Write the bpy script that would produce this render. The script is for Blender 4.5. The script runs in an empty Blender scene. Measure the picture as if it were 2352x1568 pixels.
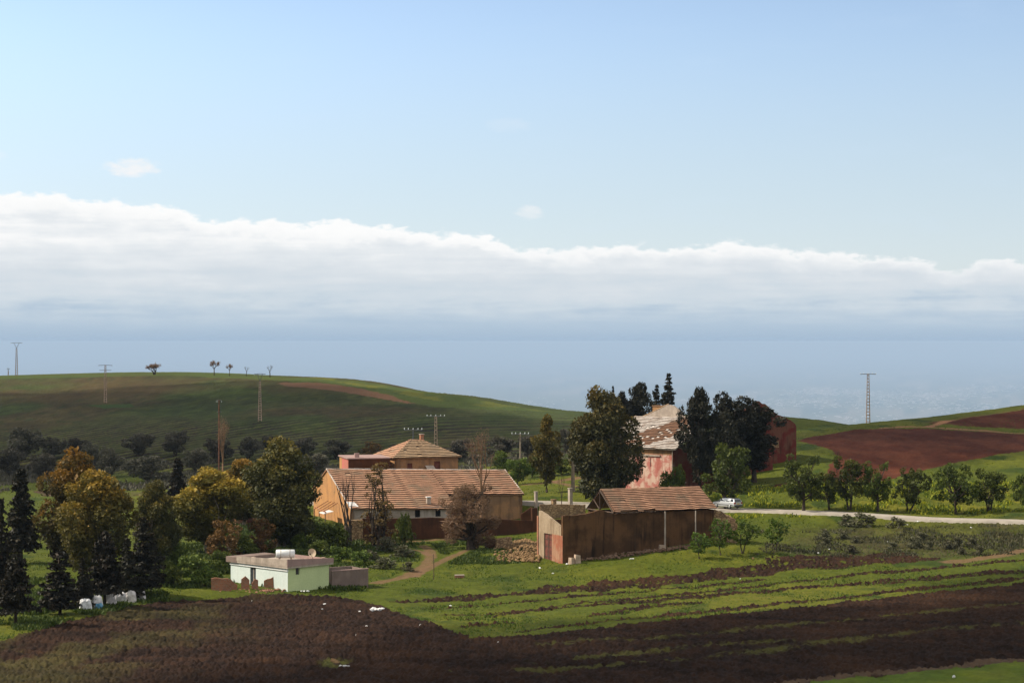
import bpy, bmesh, math, random
import numpy as np
from mathutils import Vector, Matrix

SC = bpy.context.scene
COL = SC.collection
R = math.radians
# ------------------------------------------------------------------ camera geometry used for surveying the site
F = 4594.0; CX = 1176.0; CY = 784.0          # photo measured on a 2352 x 1568 grid, level camera at the origin

def Q(x, y, d):                               # grid point + distance -> point in space
    return Vector(((x - CX) / F * d, d, -(y - CY) / F * d))
def zat(y, d): return -(y - CY) / F * d
def len_to(C, u, x):                          # run along u from C until it stands in the vertical plane of column x
    t = (x - CX) / F
    return (t * C[1] - C[0]) / (u[0] - t * u[1])

# ------------------------------------------------------------------ noise
def _hash(ix, iy, seed):
    h = (ix.astype(np.int64) * 374761393 + iy.astype(np.int64) * 668265263 + seed * 974634777) & 0xFFFFFFFF
    h = ((h ^ (h >> 13)) * 1274126177) & 0xFFFFFFFF
    h = (h ^ (h >> 16)) & 0xFFFFFF
    return h / float(0xFFFFFF)
def vnoise(x, y, seed=0):
    x = np.asarray(x, float); y = np.asarray(y, float)
    ix = np.floor(x); iy = np.floor(y); fx = x - ix; fy = y - iy
    fx = fx * fx * (3 - 2 * fx); fy = fy * fy * (3 - 2 * fy)
    a = _hash(ix, iy, seed); b = _hash(ix + 1, iy, seed); c = _hash(ix, iy + 1, seed); d = _hash(ix + 1, iy + 1, seed)
    return (a * (1 - fx) + b * fx) * (1 - fy) + (c * (1 - fx) + d * fx) * fy
def fbm(x, y, seed=0, o=4):
    s = 0; amp = 1; tot = 0
    for k in range(o):
        s = s + amp * vnoise(np.asarray(x) * 2 ** k + 17.3 * k, np.asarray(y) * 2 ** k - 9.1 * k, seed + k); tot += amp; amp *= .5
    return s / tot
def sstep(a, b, x):
    t = np.clip((np.asarray(x, float) - a) / (b - a), 0, 1); return t * t * (3 - 2 * t)

# ------------------------------------------------------------------ terrain height: thin plate spline through surveyed points
PTS = [
 (0,1568,130),(600,1568,130),(1200,1568,130),(1800,1568,129),(2352,1568,128),
 (0,1470,158),(600,1470,159),(1200,1462,161),(1800,1450,165),(2352,1440,167),
 (340,1383,192),(640,1366,201),(1000,1400,190),(1500,1380,198),(2000,1350,210),(2352,1340,212),
 (30,1432,170),(140,1408,178),(240,1392,185),(340,1362,196),
 (660,1357,205),(900,1330,221),(1000,1290,242),(1080,1262,258),(820,1240,272),(700,1250,262),(560,1280,240),(450,1300,228),
 (150,1290,235),(150,1200,300),(150,1130,375),(50,1090,425),(350,1150,350),(500,1180,305),(620,1100,390),
 (0,1000,530),(0,925,655),(0,864,760),(340,855,775),(600,861,755),(860,876,715),(1100,911,655),(1310,946,600),
 (300,1045,455),(300,960,575),(600,966,545),(600,1042,450),(1000,1000,495),(1000,1052,435),(1250,1000,490),(1250,1060,415),
 (300,900,680),(800,920,630),(1100,950,570),(1310,985,520),
 (1293,1293,240),(1640,1236,252),(1500,1300,234),(1500,1258,246),(2000,1290,236),(2352,1290,232),(1780,1264,244),
 (2000,1275,242),(2000,1215,266),(1750,1240,256),(1700,1205,272),(2352,1250,250),
 (1210,1151,306),(1440,1160,297),(1670,1171,290),(1965,1182,278),(2352,1198,266),
 (1850,1172,285),(2200,1179,281),(1950,1150,292),(1850,1120,305),(2352,1150,290),(2352,1100,315),
 (2000,1085,330),(2352,1035,350),(1850,1022,372),(2352,990,400),(2150,981,405),(1960,980,416),(2100,964,430),(2200,952,440),(2352,930,455),
 (1548,1130,314),(1828,1052,350),(1650,1098,332),(1400,1128,318),(1300,1110,335),(1330,1060,372),(1150,1100,350),
 (1890,976,600),(1890,1000,545),(1000,1160,312),(820,1205,285),(1190,1190,297),
]
def _ctrl():
    P = [tuple(Q(*p)) for p in PTS]
    # what the ridge lines hide: ground falling towards the plain
    for x, y, d in [(-300,872,740),(0,864,760),(340,855,775),(600,861,755),(860,876,715),(1100,911,655),(1310,946,600),(1600,965,560),(1890,976,600),
                    (2100,964,430),(2200,952,440),(2352,930,455),(2650,905,470)]:
        for k, drop in ((1.18, 7.0), (1.5, 30.0), (2.1, 90.0)):
            q = Q(x, y, d * k); P.append((q.x, q.y, q.z - drop))
    # outside the frame
    for x in (-500, -1100):
        for y, d in ((1568,130),(1470,158),(1400,185),(1290,235),(1200,300),(1100,415),(1000,530),(930,640),(874,740)):
            q = Q(x, y, d); P.append(tuple(q))
    for x in (2850, 3500):
        for y, d in ((1568,128),(1440,167),(1340,212),(1250,250),(1198,260),(1120,300),(1030,350),(985,400),(905,460)):
            q = Q(x, y, d); P.append(tuple(q))
    for X in (-60, 0, 60): P.append((X, 2, -1.9))
    for X in (-60, -20, 20, 60): P.append((X, 42, -10.2)); P.append((X, 85, -17.2))
    return np.array(P)
CT = _ctrl()
def _tpsU(r2): return np.where(r2 > 1e-9, r2 * np.log(np.maximum(r2, 1e-9)), 0.0)
_S = 200.0
_cx = CT[:, 0] / _S; _cy = CT[:, 1] / _S
_n = len(CT)
_K = _tpsU((_cx[:, None] - _cx[None]) ** 2 + (_cy[:, None] - _cy[None]) ** 2) + np.eye(_n) * 2e-4
_Pm = np.stack([np.ones(_n), _cx, _cy], 1)
_A = np.zeros((_n + 3, _n + 3)); _A[:_n, :_n] = _K; _A[:_n, _n:] = _Pm; _A[_n:, :_n] = _Pm.T
_W = np.linalg.solve(_A, np.concatenate([CT[:, 2], np.zeros(3)]))
PLAIN = -1100.0
def H(X, Y):
    X = np.atleast_1d(np.asarray(X, float)); Y = np.atleast_1d(np.asarray(Y, float))
    out = np.empty(X.shape); xf = X.ravel(); yf = Y.ravel(); of = out.ravel()
    for s in range(0, len(xf), 40000):
        x = xf[s:s + 40000] / _S; y = yf[s:s + 40000] / _S
        yy = np.minimum(y, 1700 / _S)
        sx = np.where(y > 1200 / _S, x * (1200 / _S) / np.maximum(y, 1e-6), x)
        sx = np.clip(sx, -330 / _S, 330 / _S)
        u = _tpsU((sx[:, None] - _cx[None]) ** 2 + (yy[:, None] - _cy[None]) ** 2)
        v = u @ _W[:_n] + _W[_n] + _W[_n + 1] * sx + _W[_n + 2] * yy
        t = sstep(900 / _S, 6500 / _S, y)
        of[s:s + 40000] = v * (1 - t) + PLAIN * t
    return of.reshape(X.shape)
def h(x, y): return float(H([x], [y])[0])

_ds = np.concatenate([np.arange(60, 500, .5), np.arange(500, 1000, 1.0)])
def G(x, y):                                  # where the ground is met on the sight line through (x, y)
    X = (x - CX) / F * _ds; Z = -(y - CY) / F * _ds
    hz = H(X, _ds); below = np.where(hz >= Z)[0]
    i = below[0] if len(below) else len(_ds) - 1
    if i > 0 and len(below):
        a = Z[i - 1] - hz[i - 1]; b = hz[i] - Z[i]; d = _ds[i - 1] + (_ds[i] - _ds[i - 1]) * a / max(a + b, 1e-9)
    else:
        ang = hz / _ds; i = int(np.argmax(ang[_ds > 300])) + int((_ds <= 300).sum()); d = _ds[i]
    X = (x - CX) / F * d
    return Vector((X, d, h(X, d)))
def GD(x, d):
    X = (x - CX) / F * d; return Vector((X, d, h(X, d)))

# ------------------------------------------------------------------ objects
def tag(o, label=None, cat=None, group=None, kind=None):
    if label: o['label'] = label
    if cat: o['category'] = cat
    if group: o['group'] = group
    if label and not kind: kind = 'thing'
    if kind: o['kind'] = kind
    return o
def empty(name, loc, rz=0, label=None, cat=None, group=None, scale=None):
    o = bpy.data.objects.new(name, None); COL.objects.link(o); o.location = loc; o.rotation_euler = (0, 0, rz)
    o.empty_display_size = .2
    if scale: o.scale = scale
    return tag(o, label, cat, group)
def link(name, me, parent=None, loc=None):
    o = bpy.data.objects.new(name, me); COL.objects.link(o)
    if parent: o.parent = parent
    if loc is not None: o.location = loc
    return o
def npmesh(name, V, quads=None, tris=None, mat=None, tint=None, smooth=False, col=None):
    me = bpy.data.meshes.new(name)
    V = np.asarray(V, np.float32)
    nq = 0 if quads is None else len(quads); nt = 0 if tris is None else len(tris)
    loops = []
    if nq: loops.append(np.asarray(quads, np.int32).ravel())
    if nt: loops.append(np.asarray(tris, np.int32).ravel())
    loops = np.concatenate(loops)
    me.vertices.add(len(V)); me.vertices.foreach_set('co', V.ravel())
    me.loops.add(len(loops)); me.loops.foreach_set('vertex_index', loops)
    me.polygons.add(nq + nt)
    st = np.concatenate([np.arange(nq) * 4, nq * 4 + np.arange(nt) * 3]).astype(np.int32)
    me.polygons.foreach_set('loop_start', st)
    if smooth: me.polygons.foreach_set('use_smooth', np.ones(nq + nt, bool))
    me.update(calc_edges=True)
    if tint is not None:
        a = me.attributes.new('tint', 'FLOAT', 'POINT'); a.data.foreach_set('value', np.asarray(tint, np.float32))
    if col is not None:
        a = me.attributes.new('Col', 'FLOAT_COLOR', 'POINT')
        c = np.ones((len(V), 4), np.float32); c[:, :3] = col; a.data.foreach_set('color', c.ravel())
    if mat: me.materials.append(mat)
    return me

class MB:
    """collects shapes, builds one mesh object"""
    def __init__(s): s.v = []; s.f = []; s.m = {}
    def add(s, vs, fs, mi=None):
        b = len(s.v)
        if mi:
            for k, q in enumerate(mi):
                if q: s.m[len(s.f) + k] = q
        s.v += [tuple(v) for v in vs]; s.f += [tuple(i + b for i in f) for f in fs]; return s
    def box(s, x0, x1, y0, y1, z0, z1):
        return s.add([(x0,y0,z0),(x1,y0,z0),(x1,y1,z0),(x0,y1,z0),(x0,y0,z1),(x1,y0,z1),(x1,y1,z1),(x0,y1,z1)],
                     [(0,3,2,1),(4,5,6,7),(0,1,5,4),(1,2,6,5),(2,3,7,6),(3,0,4,7)])
    def hexa(s, lo, hi):                       # four bottom corners, four top corners
        return s.add(list(lo) + list(hi), [(0,3,2,1),(4,5,6,7),(0,1,5,4),(1,2,6,5),(2,3,7,6),(3,0,4,7)])
    def prism(s, poly, fn, a, b):              # 2-D outline pushed from a to b; fn(p, t) -> 3-D
        n = len(poly); vs = [fn(p, a) for p in poly] + [fn(p, b) for p in poly]
        fs = [tuple(range(n - 1, -1, -1)), tuple(range(n, 2 * n))] + [(i, (i + 1) % n, n + (i + 1) % n, n + i) for i in range(n)]
        return s.add(vs, fs)
    def tube(s, pts, rad, n=6, caps=True):
        pts = [Vector(p) for p in pts]; rings = []
        for i, p in enumerate(pts):
            t = (pts[min(i + 1, len(pts) - 1)] - pts[max(i - 1, 0)]).normalized()
            a = t.cross(Vector((0, 0, 1)));  a = a if a.length > .05 else t.cross(Vector((1, 0, 0))); a.normalize(); b = t.cross(a)
            r = rad[i] if hasattr(rad, '__len__') else rad
            rings.append([p + (a * math.cos(2 * math.pi * k / n) + b * math.sin(2 * math.pi * k / n)) * r for k in range(n)])
        vs = [v for r_ in rings for v in r_]
        fs = [(i * n + k, i * n + (k + 1) % n, (i + 1) * n + (k + 1) % n, (i + 1) * n + k) for i in range(len(pts) - 1) for k in range(n)]
        if caps: fs += [tuple(range(n - 1, -1, -1)), tuple((len(pts) - 1) * n + k for k in range(n))]
        return s.add(vs, fs)
    def rock(s, c, r, rng, sq=.75):
        b = bmesh.new(); bmesh.ops.create_icosphere(b, subdivisions=1, radius=1)
        sx, sy, sz = r * rng.uniform(.7, 1.3), r * rng.uniform(.7, 1.3), r * rng.uniform(.5, 1) * sq / .75
        m = Matrix.Rotation(rng.uniform(0, 6), 3, 'Z') @ Matrix.Rotation(rng.uniform(-.5, .5), 3, 'X')
        vs = []
        for v in b.verts:
            k = rng.uniform(.75, 1.15); p = m @ Vector((v.co.x * sx * k, v.co.y * sy * k, v.co.z * sz * k)); vs.append(Vector(c) + p)
        fs = [tuple(v.index for v in f.verts) for f in b.faces]; b.free()
        return s.add(vs, fs)
    def build(s, name, mat, parent=None, smooth=False, loc=None):
        me = bpy.data.meshes.new(name); me.from_pydata(s.v, [], s.f)
        for q in (mat if isinstance(mat, (list, tuple)) else [mat]):
            if q: me.materials.append(q)
        for k, q in s.m.items(): me.polygons[k].material_index = q
        if smooth: me.polygons.foreach_set('use_smooth', [True] * len(me.polygons))
        b = bmesh.new(); b.from_mesh(me); bmesh.ops.recalc_face_normals(b, faces=b.faces); b.to_mesh(me); b.free()
        me.update()
        return link(name, me, parent, loc)

# ------------------------------------------------------------------ materials
class NT:
    def __init__(s, tree): s.t = tree; s.n = tree.nodes; s.l = tree.links
    def node(s, typ, **kw):
        n = s.n.new(typ)
        for k, v in kw.items():
            if k.startswith('i_'):
                key = k[2:]; key = int(key) if key.isdigit() else key
                if hasattr(v, 'is_linked') or isinstance(v, bpy.types.NodeSocket): s.l.new(v, n.inputs[key])
                else: n.inputs[key].default_value = v
            else: setattr(n, k, v)
        return n
    def math(s, op, a, b=None, c=None, clamp=False):
        n = s.n.new('ShaderNodeMath'); n.operation = op; n.use_clamp = clamp
        for i, v in enumerate((a, b, c)):
            if v is None: continue
            if isinstance(v, bpy.types.NodeSocket): s.l.new(v, n.inputs[i])
            else: n.inputs[i].default_value = v
        return n.outputs[0]
    def mix(s, f, a, b, mode='MIX'):
        n = s.n.new('ShaderNodeMix'); n.data_type = 'RGBA'; n.blend_type = mode; n.clamp_factor = True
        for key, v in ((0, f), (6, a), (7, b)):
            if isinstance(v, bpy.types.NodeSocket): s.l.new(v, n.inputs[key])
            elif key == 0: n.inputs[0].default_value = v
            else: n.inputs[key].default_value = (*v[:3], 1)
        return n.outputs[2]
    def ramp(s, f, lo, hi):
        n = s.n.new('ShaderNodeMapRange'); n.interpolation_type = 'SMOOTHSTEP'
        s.l.new(f, n.inputs[0]); n.inputs[1].default_value = lo; n.inputs[2].default_value = hi
        return n.outputs[0]
    def noise(s, vec, scale, detail=4, rough=.55, out=0):
        n = s.n.new('ShaderNodeTexNoise'); n.inputs['Scale'].default_value = scale; n.inputs['Detail'].default_value = detail; n.inputs['Roughness'].default_value = rough
        if vec is not None: s.l.new(vec, n.inputs['Vector'])
        return n.outputs[out]
    def mapping(s, vec, scale=(1,1,1), loc=(0,0,0), rot=(0,0,0)):
        n = s.n.new('ShaderNodeMapping'); s.l.new(vec, n.inputs[0]); n.inputs[1].default_value = loc; n.inputs[2].default_value = rot; n.inputs[3].default_value = scale
        return n.outputs[0]

def newmat(name, rough=.9, spec=.2):
    m = bpy.data.materials.new(name); m.use_nodes = True; t = NT(m.node_tree)
    p = t.n['Principled BSDF']; p.inputs['Roughness'].default_value = rough; p.inputs['Specular IOR Level'].default_value = spec
    return m, t, p
def plain_mat(name, c, rough=.7, spec=.3, metal=0, var=.25, scale=3.0):
    m, t, p = newmat(name, rough, spec); p.inputs['Metallic'].default_value = metal
    tc = t.node('ShaderNodeTexCoord').outputs['Object']
    n = t.noise(tc, scale, 4)
    t.l.new(t.mix(t.ramp(n, .3, .7), [k * (1 - var) for k in c], [k * (1 + var) for k in c]), p.inputs['Base Color'])
    return m
def wall_mat(name, c1, c2, c3, scale=.5, streak=1.0, bump=.25):
    """weathered plaster: two patchy coats, vertical runs of dirt, fine grain"""
    m, t, p = newmat(name, .95, .1)
    tc = t.node('ShaderNodeTexCoord').outputs['Object']
    n1 = t.noise(tc, scale, 6, .62)
    n2 = t.noise(t.mapping(tc, (1.6, 1.6, .16), (3, 1, 2)), 1.1, 5, .6)
    n3 = t.noise(tc, 5.0, 5, .6)
    a = t.mix(t.ramp(n1, .42, .58), c1, c2)
    b = t.mix(t.math('MULTIPLY', t.ramp(n2, .5, .72), .75 * streak), a, c3)
    d = t.mix(.35, b, t.mix(n3, (.25,.25,.25), (.8,.8,.8)), 'OVERLAY')
    t.l.new(d, p.inputs['Base Color'])
    bu = t.node('ShaderNodeBump', i_Strength=bump, i_Distance=.05, i_Height=n3); t.l.new(bu.outputs[0], p.inputs['Normal'])
    return m
def stone_mat(name, c1, c2, mortar, sx=.45, sz=.25, rough=.95):
    """rubble masonry or brick courses"""
    m, t, p = newmat(name, rough, .1)
    tc = t.node('ShaderNodeTexCoord').outputs['Object']
    v = t.node('ShaderNodeTexVoronoi', feature='F1'); v.inputs['Scale'].default_value = 1.0
    t.l.new(t.mapping(tc, (1 / sx, 1 / sx, 1 / sz)), v.inputs['Vector'])
    e = t.node('ShaderNodeTexVoronoi', feature='DISTANCE_TO_EDGE'); e.inputs['Scale'].default_value = 1.0
    t.l.new(t.mapping(tc, (1 / sx, 1 / sx, 1 / sz)), e.inputs['Vector'])
    sep = t.node('ShaderNodeSeparateColor'); t.l.new(v.outputs['Color'], sep.inputs[0])
    n1 = t.noise(tc, .6, 5)
    a = t.mix(sep.outputs[0], c1, c2)
    a = t.mix(t.ramp(n1, .45, .65), a, [k * .6 for k in c1])
    edge = t.ramp(e.outputs['Distance'], .02, .14)
    t.l.new(t.mix(edge, mortar, a), p.inputs['Base Color'])
    bu = t.node('ShaderNodeBump', i_Strength=.5, i_Distance=.06, i_Height=edge); t.l.new(bu.outputs[0], p.inputs['Normal'])
    return m
def tile_mat(name, c1, c2, c3):
    """clay tiles: every tile its own tone, lichen patches"""
    m, t, p = newmat(name, .9, .15)
    tc = t.node('ShaderNodeTexCoord').outputs['Object']
    v = t.node('ShaderNodeTexVoronoi'); v.inputs['Scale'].default_value = 1.0
    t.l.new(t.mapping(tc, (3.2, 2.4, 2.4)), v.inputs['Vector'])
    sep = t.node('ShaderNodeSeparateColor'); t.l.new(v.outputs['Color'], sep.inputs[0])
    n1 = t.noise(tc, .45, 6, .65); n2 = t.noise(tc, 9, 3)
    a = t.mix(sep.outputs[0], c1, c2); a = t.mix(t.ramp(n1, .48, .66), a, c3)
    a = t.mix(.3, a, t.mix(n2, (.2,.2,.2), (.8,.8,.8)), 'OVERLAY')
    t.l.new(a, p.inputs['Base Color'])
    return m
def leaf_mat(name, dark, light, rare=None, translucent=.22):
    m = bpy.data.materials.new(name); m.use_nodes = True; t = NT(m.node_tree); t.n.clear()
    at = t.node('ShaderNodeAttribute', attribute_name='tint').outputs['Fac']
    oi = t.node('ShaderNodeObjectInfo').outputs['Random']
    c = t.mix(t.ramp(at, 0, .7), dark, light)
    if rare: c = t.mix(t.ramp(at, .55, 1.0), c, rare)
    hs = t.node('ShaderNodeHueSaturation'); t.l.new(c, hs.inputs['Color'])
    t.l.new(t.math('MULTIPLY_ADD', oi, .5, .75), hs.inputs['Value']); t.l.new(t.math('MULTIPLY_ADD', oi, .03, .485), hs.inputs['Hue'])
    d = t.node('ShaderNodeBsdfPrincipled'); d.inputs['Roughness'].default_value = .65; d.inputs['Specular IOR Level'].default_value = .25
    tr = t.node('ShaderNodeBsdfTranslucent'); t.l.new(hs.outputs[0], d.inputs['Base Color']); t.l.new(hs.outputs[0], tr.inputs['Color'])
    mx = t.node('ShaderNodeMixShader'); mx.inputs[0].default_value = translucent
    t.l.new(d.outputs[0], mx.inputs[1]); t.l.new(tr.outputs[0], mx.inputs[2])
    o = t.node('ShaderNodeOutputMaterial'); t.l.new(mx.outputs[0], o.inputs[0])
    return m

# ------------------------------------------------------------------ fields: outlines surveyed on the ground, used in plan
def plan(pts): return np.array([[*G(x, y)[:2]] for x, y in pts])
def inside(poly, X, Y):
    r = np.zeros(X.shape, bool)
    m = (X > poly[:, 0].min()) & (X < poly[:, 0].max()) & (Y > poly[:, 1].min()) & (Y < poly[:, 1].max())
    x = X[m]; y = Y[m]; c = np.zeros(x.shape, bool); n = len(poly)
    for i in range(n):
        x1, y1 = poly[i]; x2, y2 = poly[(i + 1) % n]
        if y1 == y2: continue
        k = ((y1 > y) != (y2 > y)) & (x < (x2 - x1) * (y - y1) / (y2 - y1) + x1); c ^= k
    r[m] = c; return r
def near_line(line, X, Y):                    # distance to a polyline in plan, and the position along it (0..1)
    best = np.full(X.shape, 1e9); along = np.zeros(X.shape)
    L = np.concatenate([[0], np.cumsum(np.hypot(*np.diff(line, axis=0).T))])
    for i in range(len(line) - 1):
        a = line[i]; b = line[i + 1]; d = b - a; q = (d ** 2).sum()
        t = np.clip(((X - a[0]) * d[0] + (Y - a[1]) * d[1]) / q, 0, 1)
        e = np.hypot(X - a[0] - t * d[0], Y - a[1] - t * d[1]); k = e < best
        best[k] = e[k]; along[k] = ((L[i] + t * (L[i + 1] - L[i])) / L[-1])[k]
    return best, along

far_l = [(-60., 140.), (-60., 60.), (60., 60.), (60., 140.)]
P_SOIL = np.concatenate([plan([(0,1470),(60,1452),(140,1432),(240,1408),(340,1384),(430,1377),(530,1371),(640,1364),(740,1366),(820,1376),(900,1398),(985,1430),(1080,1463),(1180,1462),(1300,1450),(1450,1432),(1600,1417),(1750,1402),(1900,1388),(2100,1364),(2352,1337)]),
                         np.array([[140., 225.], [140., 60.], [-140., 60.], [-140., 158.]])])
P_CORNER = np.concatenate([plan([(1850,1566),(2050,1546),(2200,1531),(2352,1516)]), np.array([[90., 140.], [90., 60.], [14., 100.]])])
STRIPS = [  # ploughed strips in the green: centre line, half widths in metres
 (plan([(905,1382),(1000,1377),(1150,1367),(1300,1354),(1500,1336),(1700,1314),(1850,1294),(1960,1284),(2060,1283),(2130,1284)]), 3.2, 7.0),
 (plan([(960,1397),(1100,1390),(1250,1377),(1450,1358),(1600,1346),(1760,1330)]), .8, 1.1),
 (plan([(1010,1413),(1150,1408),(1300,1396),(1500,1379),(1750,1358),(2000,1338),(2200,1322),(2352,1311)]), 1.2, 2.4),
 (plan([(1030,1423),(1150,1413),(1300,1390),(1500,1370),(1650,1357),(1800,1336),(2000,1316),(2200,1300),(2352,1287)]), .8, 1.4),
 (plan([(1350,1415),(1500,1392),(1600,1382)]), .9, 2.0),
 (plan([(1180,1452),(1350,1432),(1600,1405),(1900,1376),(2120,1350),(2352,1327)]), .9, 1.8),
 (plan([(1060,1440),(1120,1432),(1180,1427)]), .8, 1.0),
]
GREENS = [  # thin green lines left in the plough
 (plan([(1250,1478),(1500,1462),(1750,1440),(2000,1418),(2352,1385)]), .5, 1.2),
 (plan([(1240,1520),(1450,1498),(1650,1478),(1800,1470)]), .6, 1.6),
 (plan([(1650,1505),(1850,1480),(2100,1450),(2352,1430)]), .8, 1.8),
 (plan([(1200,1540),(1400,1528),(1600,1512)]), .5, 1.2),
]
P_BROWN = plan([(1832,1012),(1865,1003),(1960,986),(2060,983),(2150,985),(2250,991),(2352,998),(2460,1000),(2460,1020),(2352,1036),(2250,1052),(2150,1072),(2080,1090),(1990,1110),(1880,1108),(1905,1066),(1925,1048),(1905,1030)])
P_BROWN2 = plan([(2130,972),(2165,966),(2230,955),(2352,938),(2460,925),(2460,990),(2352,984),(2250,980),(2190,976)])
P_BROWN3 = plan([(1758,1122),(1800,1108),(1850,1102),(1850,1118),(1790,1120)])
PATH_R = plan([(2030,982),(2090,979),(2160,982),(2240,988),(2300,993),(2352,995),(2460,997)])
PATH_R2 = plan([(2135,979),(2160,972),(2185,963)])
RIDGE_R = plan([(2130,970),(2180,964),(2240,955),(2300,947),(2352,939)])
HILL_TRACK = plan([(655,880),(720,884),(800,894),(880,910),(945,926)])
P_YEL = plan([(700,866),(760,868),(900,888),(1100,918),(1305,947),(1250,947),(1100,932),(1000,920),(900,900)])
P_CREST = plan([(330,857),(480,859),(640,865),(760,870),(900,886),(1000,902),(1310,948),(1000,935),(880,908),(780,890),(660,876),(480,866)])
PATHS = [  # trodden earth by the walls
 (plan([(862,1338),(900,1331),(945,1318),(975,1300),(990,1280),(985,1262),(972,1252)]), 0.6, 1.1),
 (plan([(950,1322),(1000,1296),(1040,1276),(1075,1264)]), .45, .8),
 (plan([(955,1262),(985,1276)]), .4, .6),
 (plan([(810,1252),(880,1247),(960,1242),(1020,1238),(1090,1232)]), .8, 1.1),
 (plan([(1215,1112),(1250,1109),(1290,1103),(1330,1096)]), 1.5, 1.5),
 (plan([(1260,1104),(1300,1112),(1330,1118)]), .8, .8),
 (plan([(2352,1262),(2300,1274),(2250,1282),(2190,1290)]), 2.0, 1.2),
]
P_MEADOW_BARE = plan([(60,1122),(140,1128),(200,1126),(330,1130),(330,1140),(200,1142),(100,1138)])
P_GREEN_PATCH = plan([(200,930),(300,927),(310,934),(240,937)])

def mixc(c, d, m):
    m = np.clip(m, 0, 1)[:, None]; return c * (1 - m) + np.asarray(d) * m

ALB = np.array([.72, .95, 1.0, .9])
def ground_paint(X, Y):
    """plan position -> earth colour, relief amplitude, region (0 grass, 1 plough, 2 hill, 3 plain)"""
    n = len(X)
    wx = (fbm(X * .5, Y * .35, 3, 4) - .5); wy = (fbm(X * .5, Y * .35, 9, 4) - .5)
    xj = X + wx * 1.2; yj = Y + wy * 3.0
    big = fbm(X * .035, Y * .025, 21, 4); mid = fbm(X * .22, Y * .12, 31, 4); fine = fbm(X * 1.6, Y * .8, 41, 3)
    G1 = np.array([.084, .104, .009]); G2 = np.array([.126, .136, .012]); G3 = np.array([.042, .066, .008]); GY = np.array([.150, .120, .024])
    c = mixc(mixc(np.tile(G1, (n, 1)), G2, sstep(.40, .62, big * .6 + mid * .4)), G3, sstep(.55, .75, mid))
    c = mixc(c, GY, sstep(.60, .8, fine * .5 + big * .5) * .5)
    c = c * (0.72 + .56 * fine)[:, None]
    amp = np.full(n, .05); reg = np.zeros(n, np.int8)
    # rough bank below the road and behind the orchard: drier, browner
    dry = sstep(235, 243, yj) * (1 - sstep(262, 275, yj)) * sstep(30, 42, X)
    c = mixc(c, [.085, .075, .030], dry * (.45 + .5 * sstep(.4, .62, mid))); c = c * (1 - .3 * dry * sstep(.35, .6, fbm(X * .45, Y * .3, 25, 3)))[:, None]; amp = amp + dry * .12
    # soil tones
    S1 = np.array([.0165, .0082, .0048]); S2 = np.array([.030, .0148, .0082]); S3 = np.array([.045, .0210, .0100])
    lump = .6 * fbm(X * 1.1, Y * .45, 51, 4) + .4 * vnoise(X * 3.5, Y * 1.3, 57)
    soil = mixc(mixc(np.tile(S1, (n, 1)), S2, sstep(.35, .65, lump)), S3, sstep(.5, .75, fbm(X * .12, Y * .05, 61, 4)) * .55)
    # left half of the field is sprouting
    rowdir = (Y * .94 + X * .34)
    spr = sstep(-18, -34, X + wx * 8) * sstep(.40, .60, fbm(X * .25, Y * .1, 71, 5)) * (.35 + .65 * fine)
    soilL = mixc(soil, [.060, .055, .016], spr * .75)
    inS = inside(P_SOIL, xj, yj)
    xs = X + wx * .5; ys = Y + wy * 1.2
    # inside the plough: drill lines with furrow shading put into the colour, thin green lines
    line = fbm(rowdir * .55, X * .03, 81, 3)
    soilL = soilL * (.45 + 1.1 * line)[:, None]
    # a lighter crumbly band where the two ploughings meet
    dd, al = near_line(plan([(620,1450),(900,1480),(1100,1462),(1250,1448)]), X, Y)
    c = np.where(inS[:, None], soilL, c); amp = np.where(inS, .10 + .05 * lump, amp); reg[inS] = 1
    for ln, w0, w1 in GREENS:
        dd, al = near_line(ln, xs, ys); w = w0 + (w1 - w0) * vnoise(al * 40, al * 0, 5)
        m = inS * (1 - sstep(w * .35, w * 1.25, dd)) * sstep(.40, .58, .6 * fbm(X * .5, Y * .3, 91, 3) + .4 * vnoise(X * 2.7, Y * 1.4, 93)); c = mixc(c, np.array([.080, .078, .018]), m * .75)
    # tuft near the bottom of the photo
    t = plan([(770,1522)])[0]; m = inS * (1 - sstep(.5, 1.3 + wx * 2, np.hypot(X - t[0], (Y - t[1]) * .4))) * sstep(.3, .5, fine); c = mixc(c, np.array([.085, .085, .02]), m)
    for ln, w0, w1 in STRIPS:
        dd, al = near_line(ln, xs, ys); w = (w0 + (w1 - w0) * al) * (.35 + 1.1 * vnoise(al * 22, al * 0, 7)) * np.minimum(1, np.minimum(al, 1 - al) * 12 + .2) * .8
        m = (~inS) & (dd < w) & (lump * .35 + fine * .3 + .35 * vnoise(X * 3.1, Y * 1.6, 77) > .36); c = np.where(m[:, None], soil * 1.12, c); amp = np.where(m, .17, amp); reg[m] = 1
    m = inside(P_CORNER, xj, yj); c = np.where(m[:, None], mixc(np.tile([.10, .15, .012], (n, 1)), [.17, .20, .016], sstep(.35, .65, mid)) * (.7 + .6 * fine)[:, None], c); amp = np.where(m, .05, amp); reg[m] = 0
    dd, al = near_line(plan([(1800,1566),(2050,1543),(2352,1512)]), xs, ys); m = (dd < .8); c = np.where(m[:, None], np.array([.10, .065, .04]) * (.7 + .6 * fine)[:, None], c)
    # trodden paths
    for ln, w0, w1 in PATHS:
        dd, al = near_line(ln, xs, ys); w = w0 + (w1 - w0) * vnoise(al * 9, al * 0, 13)
        c = mixc(c, np.array([.215, .122, .068]), (1 - sstep(w * .6, w * 1.1, dd)) * (.55 + .45 * fine)); amp = np.where(dd < w, .04, amp)
    m = inside(P_MEADOW_BARE, xj, yj); c = mixc(c, [.085, .055, .028], m * sstep(.3, .6, mid))
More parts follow.
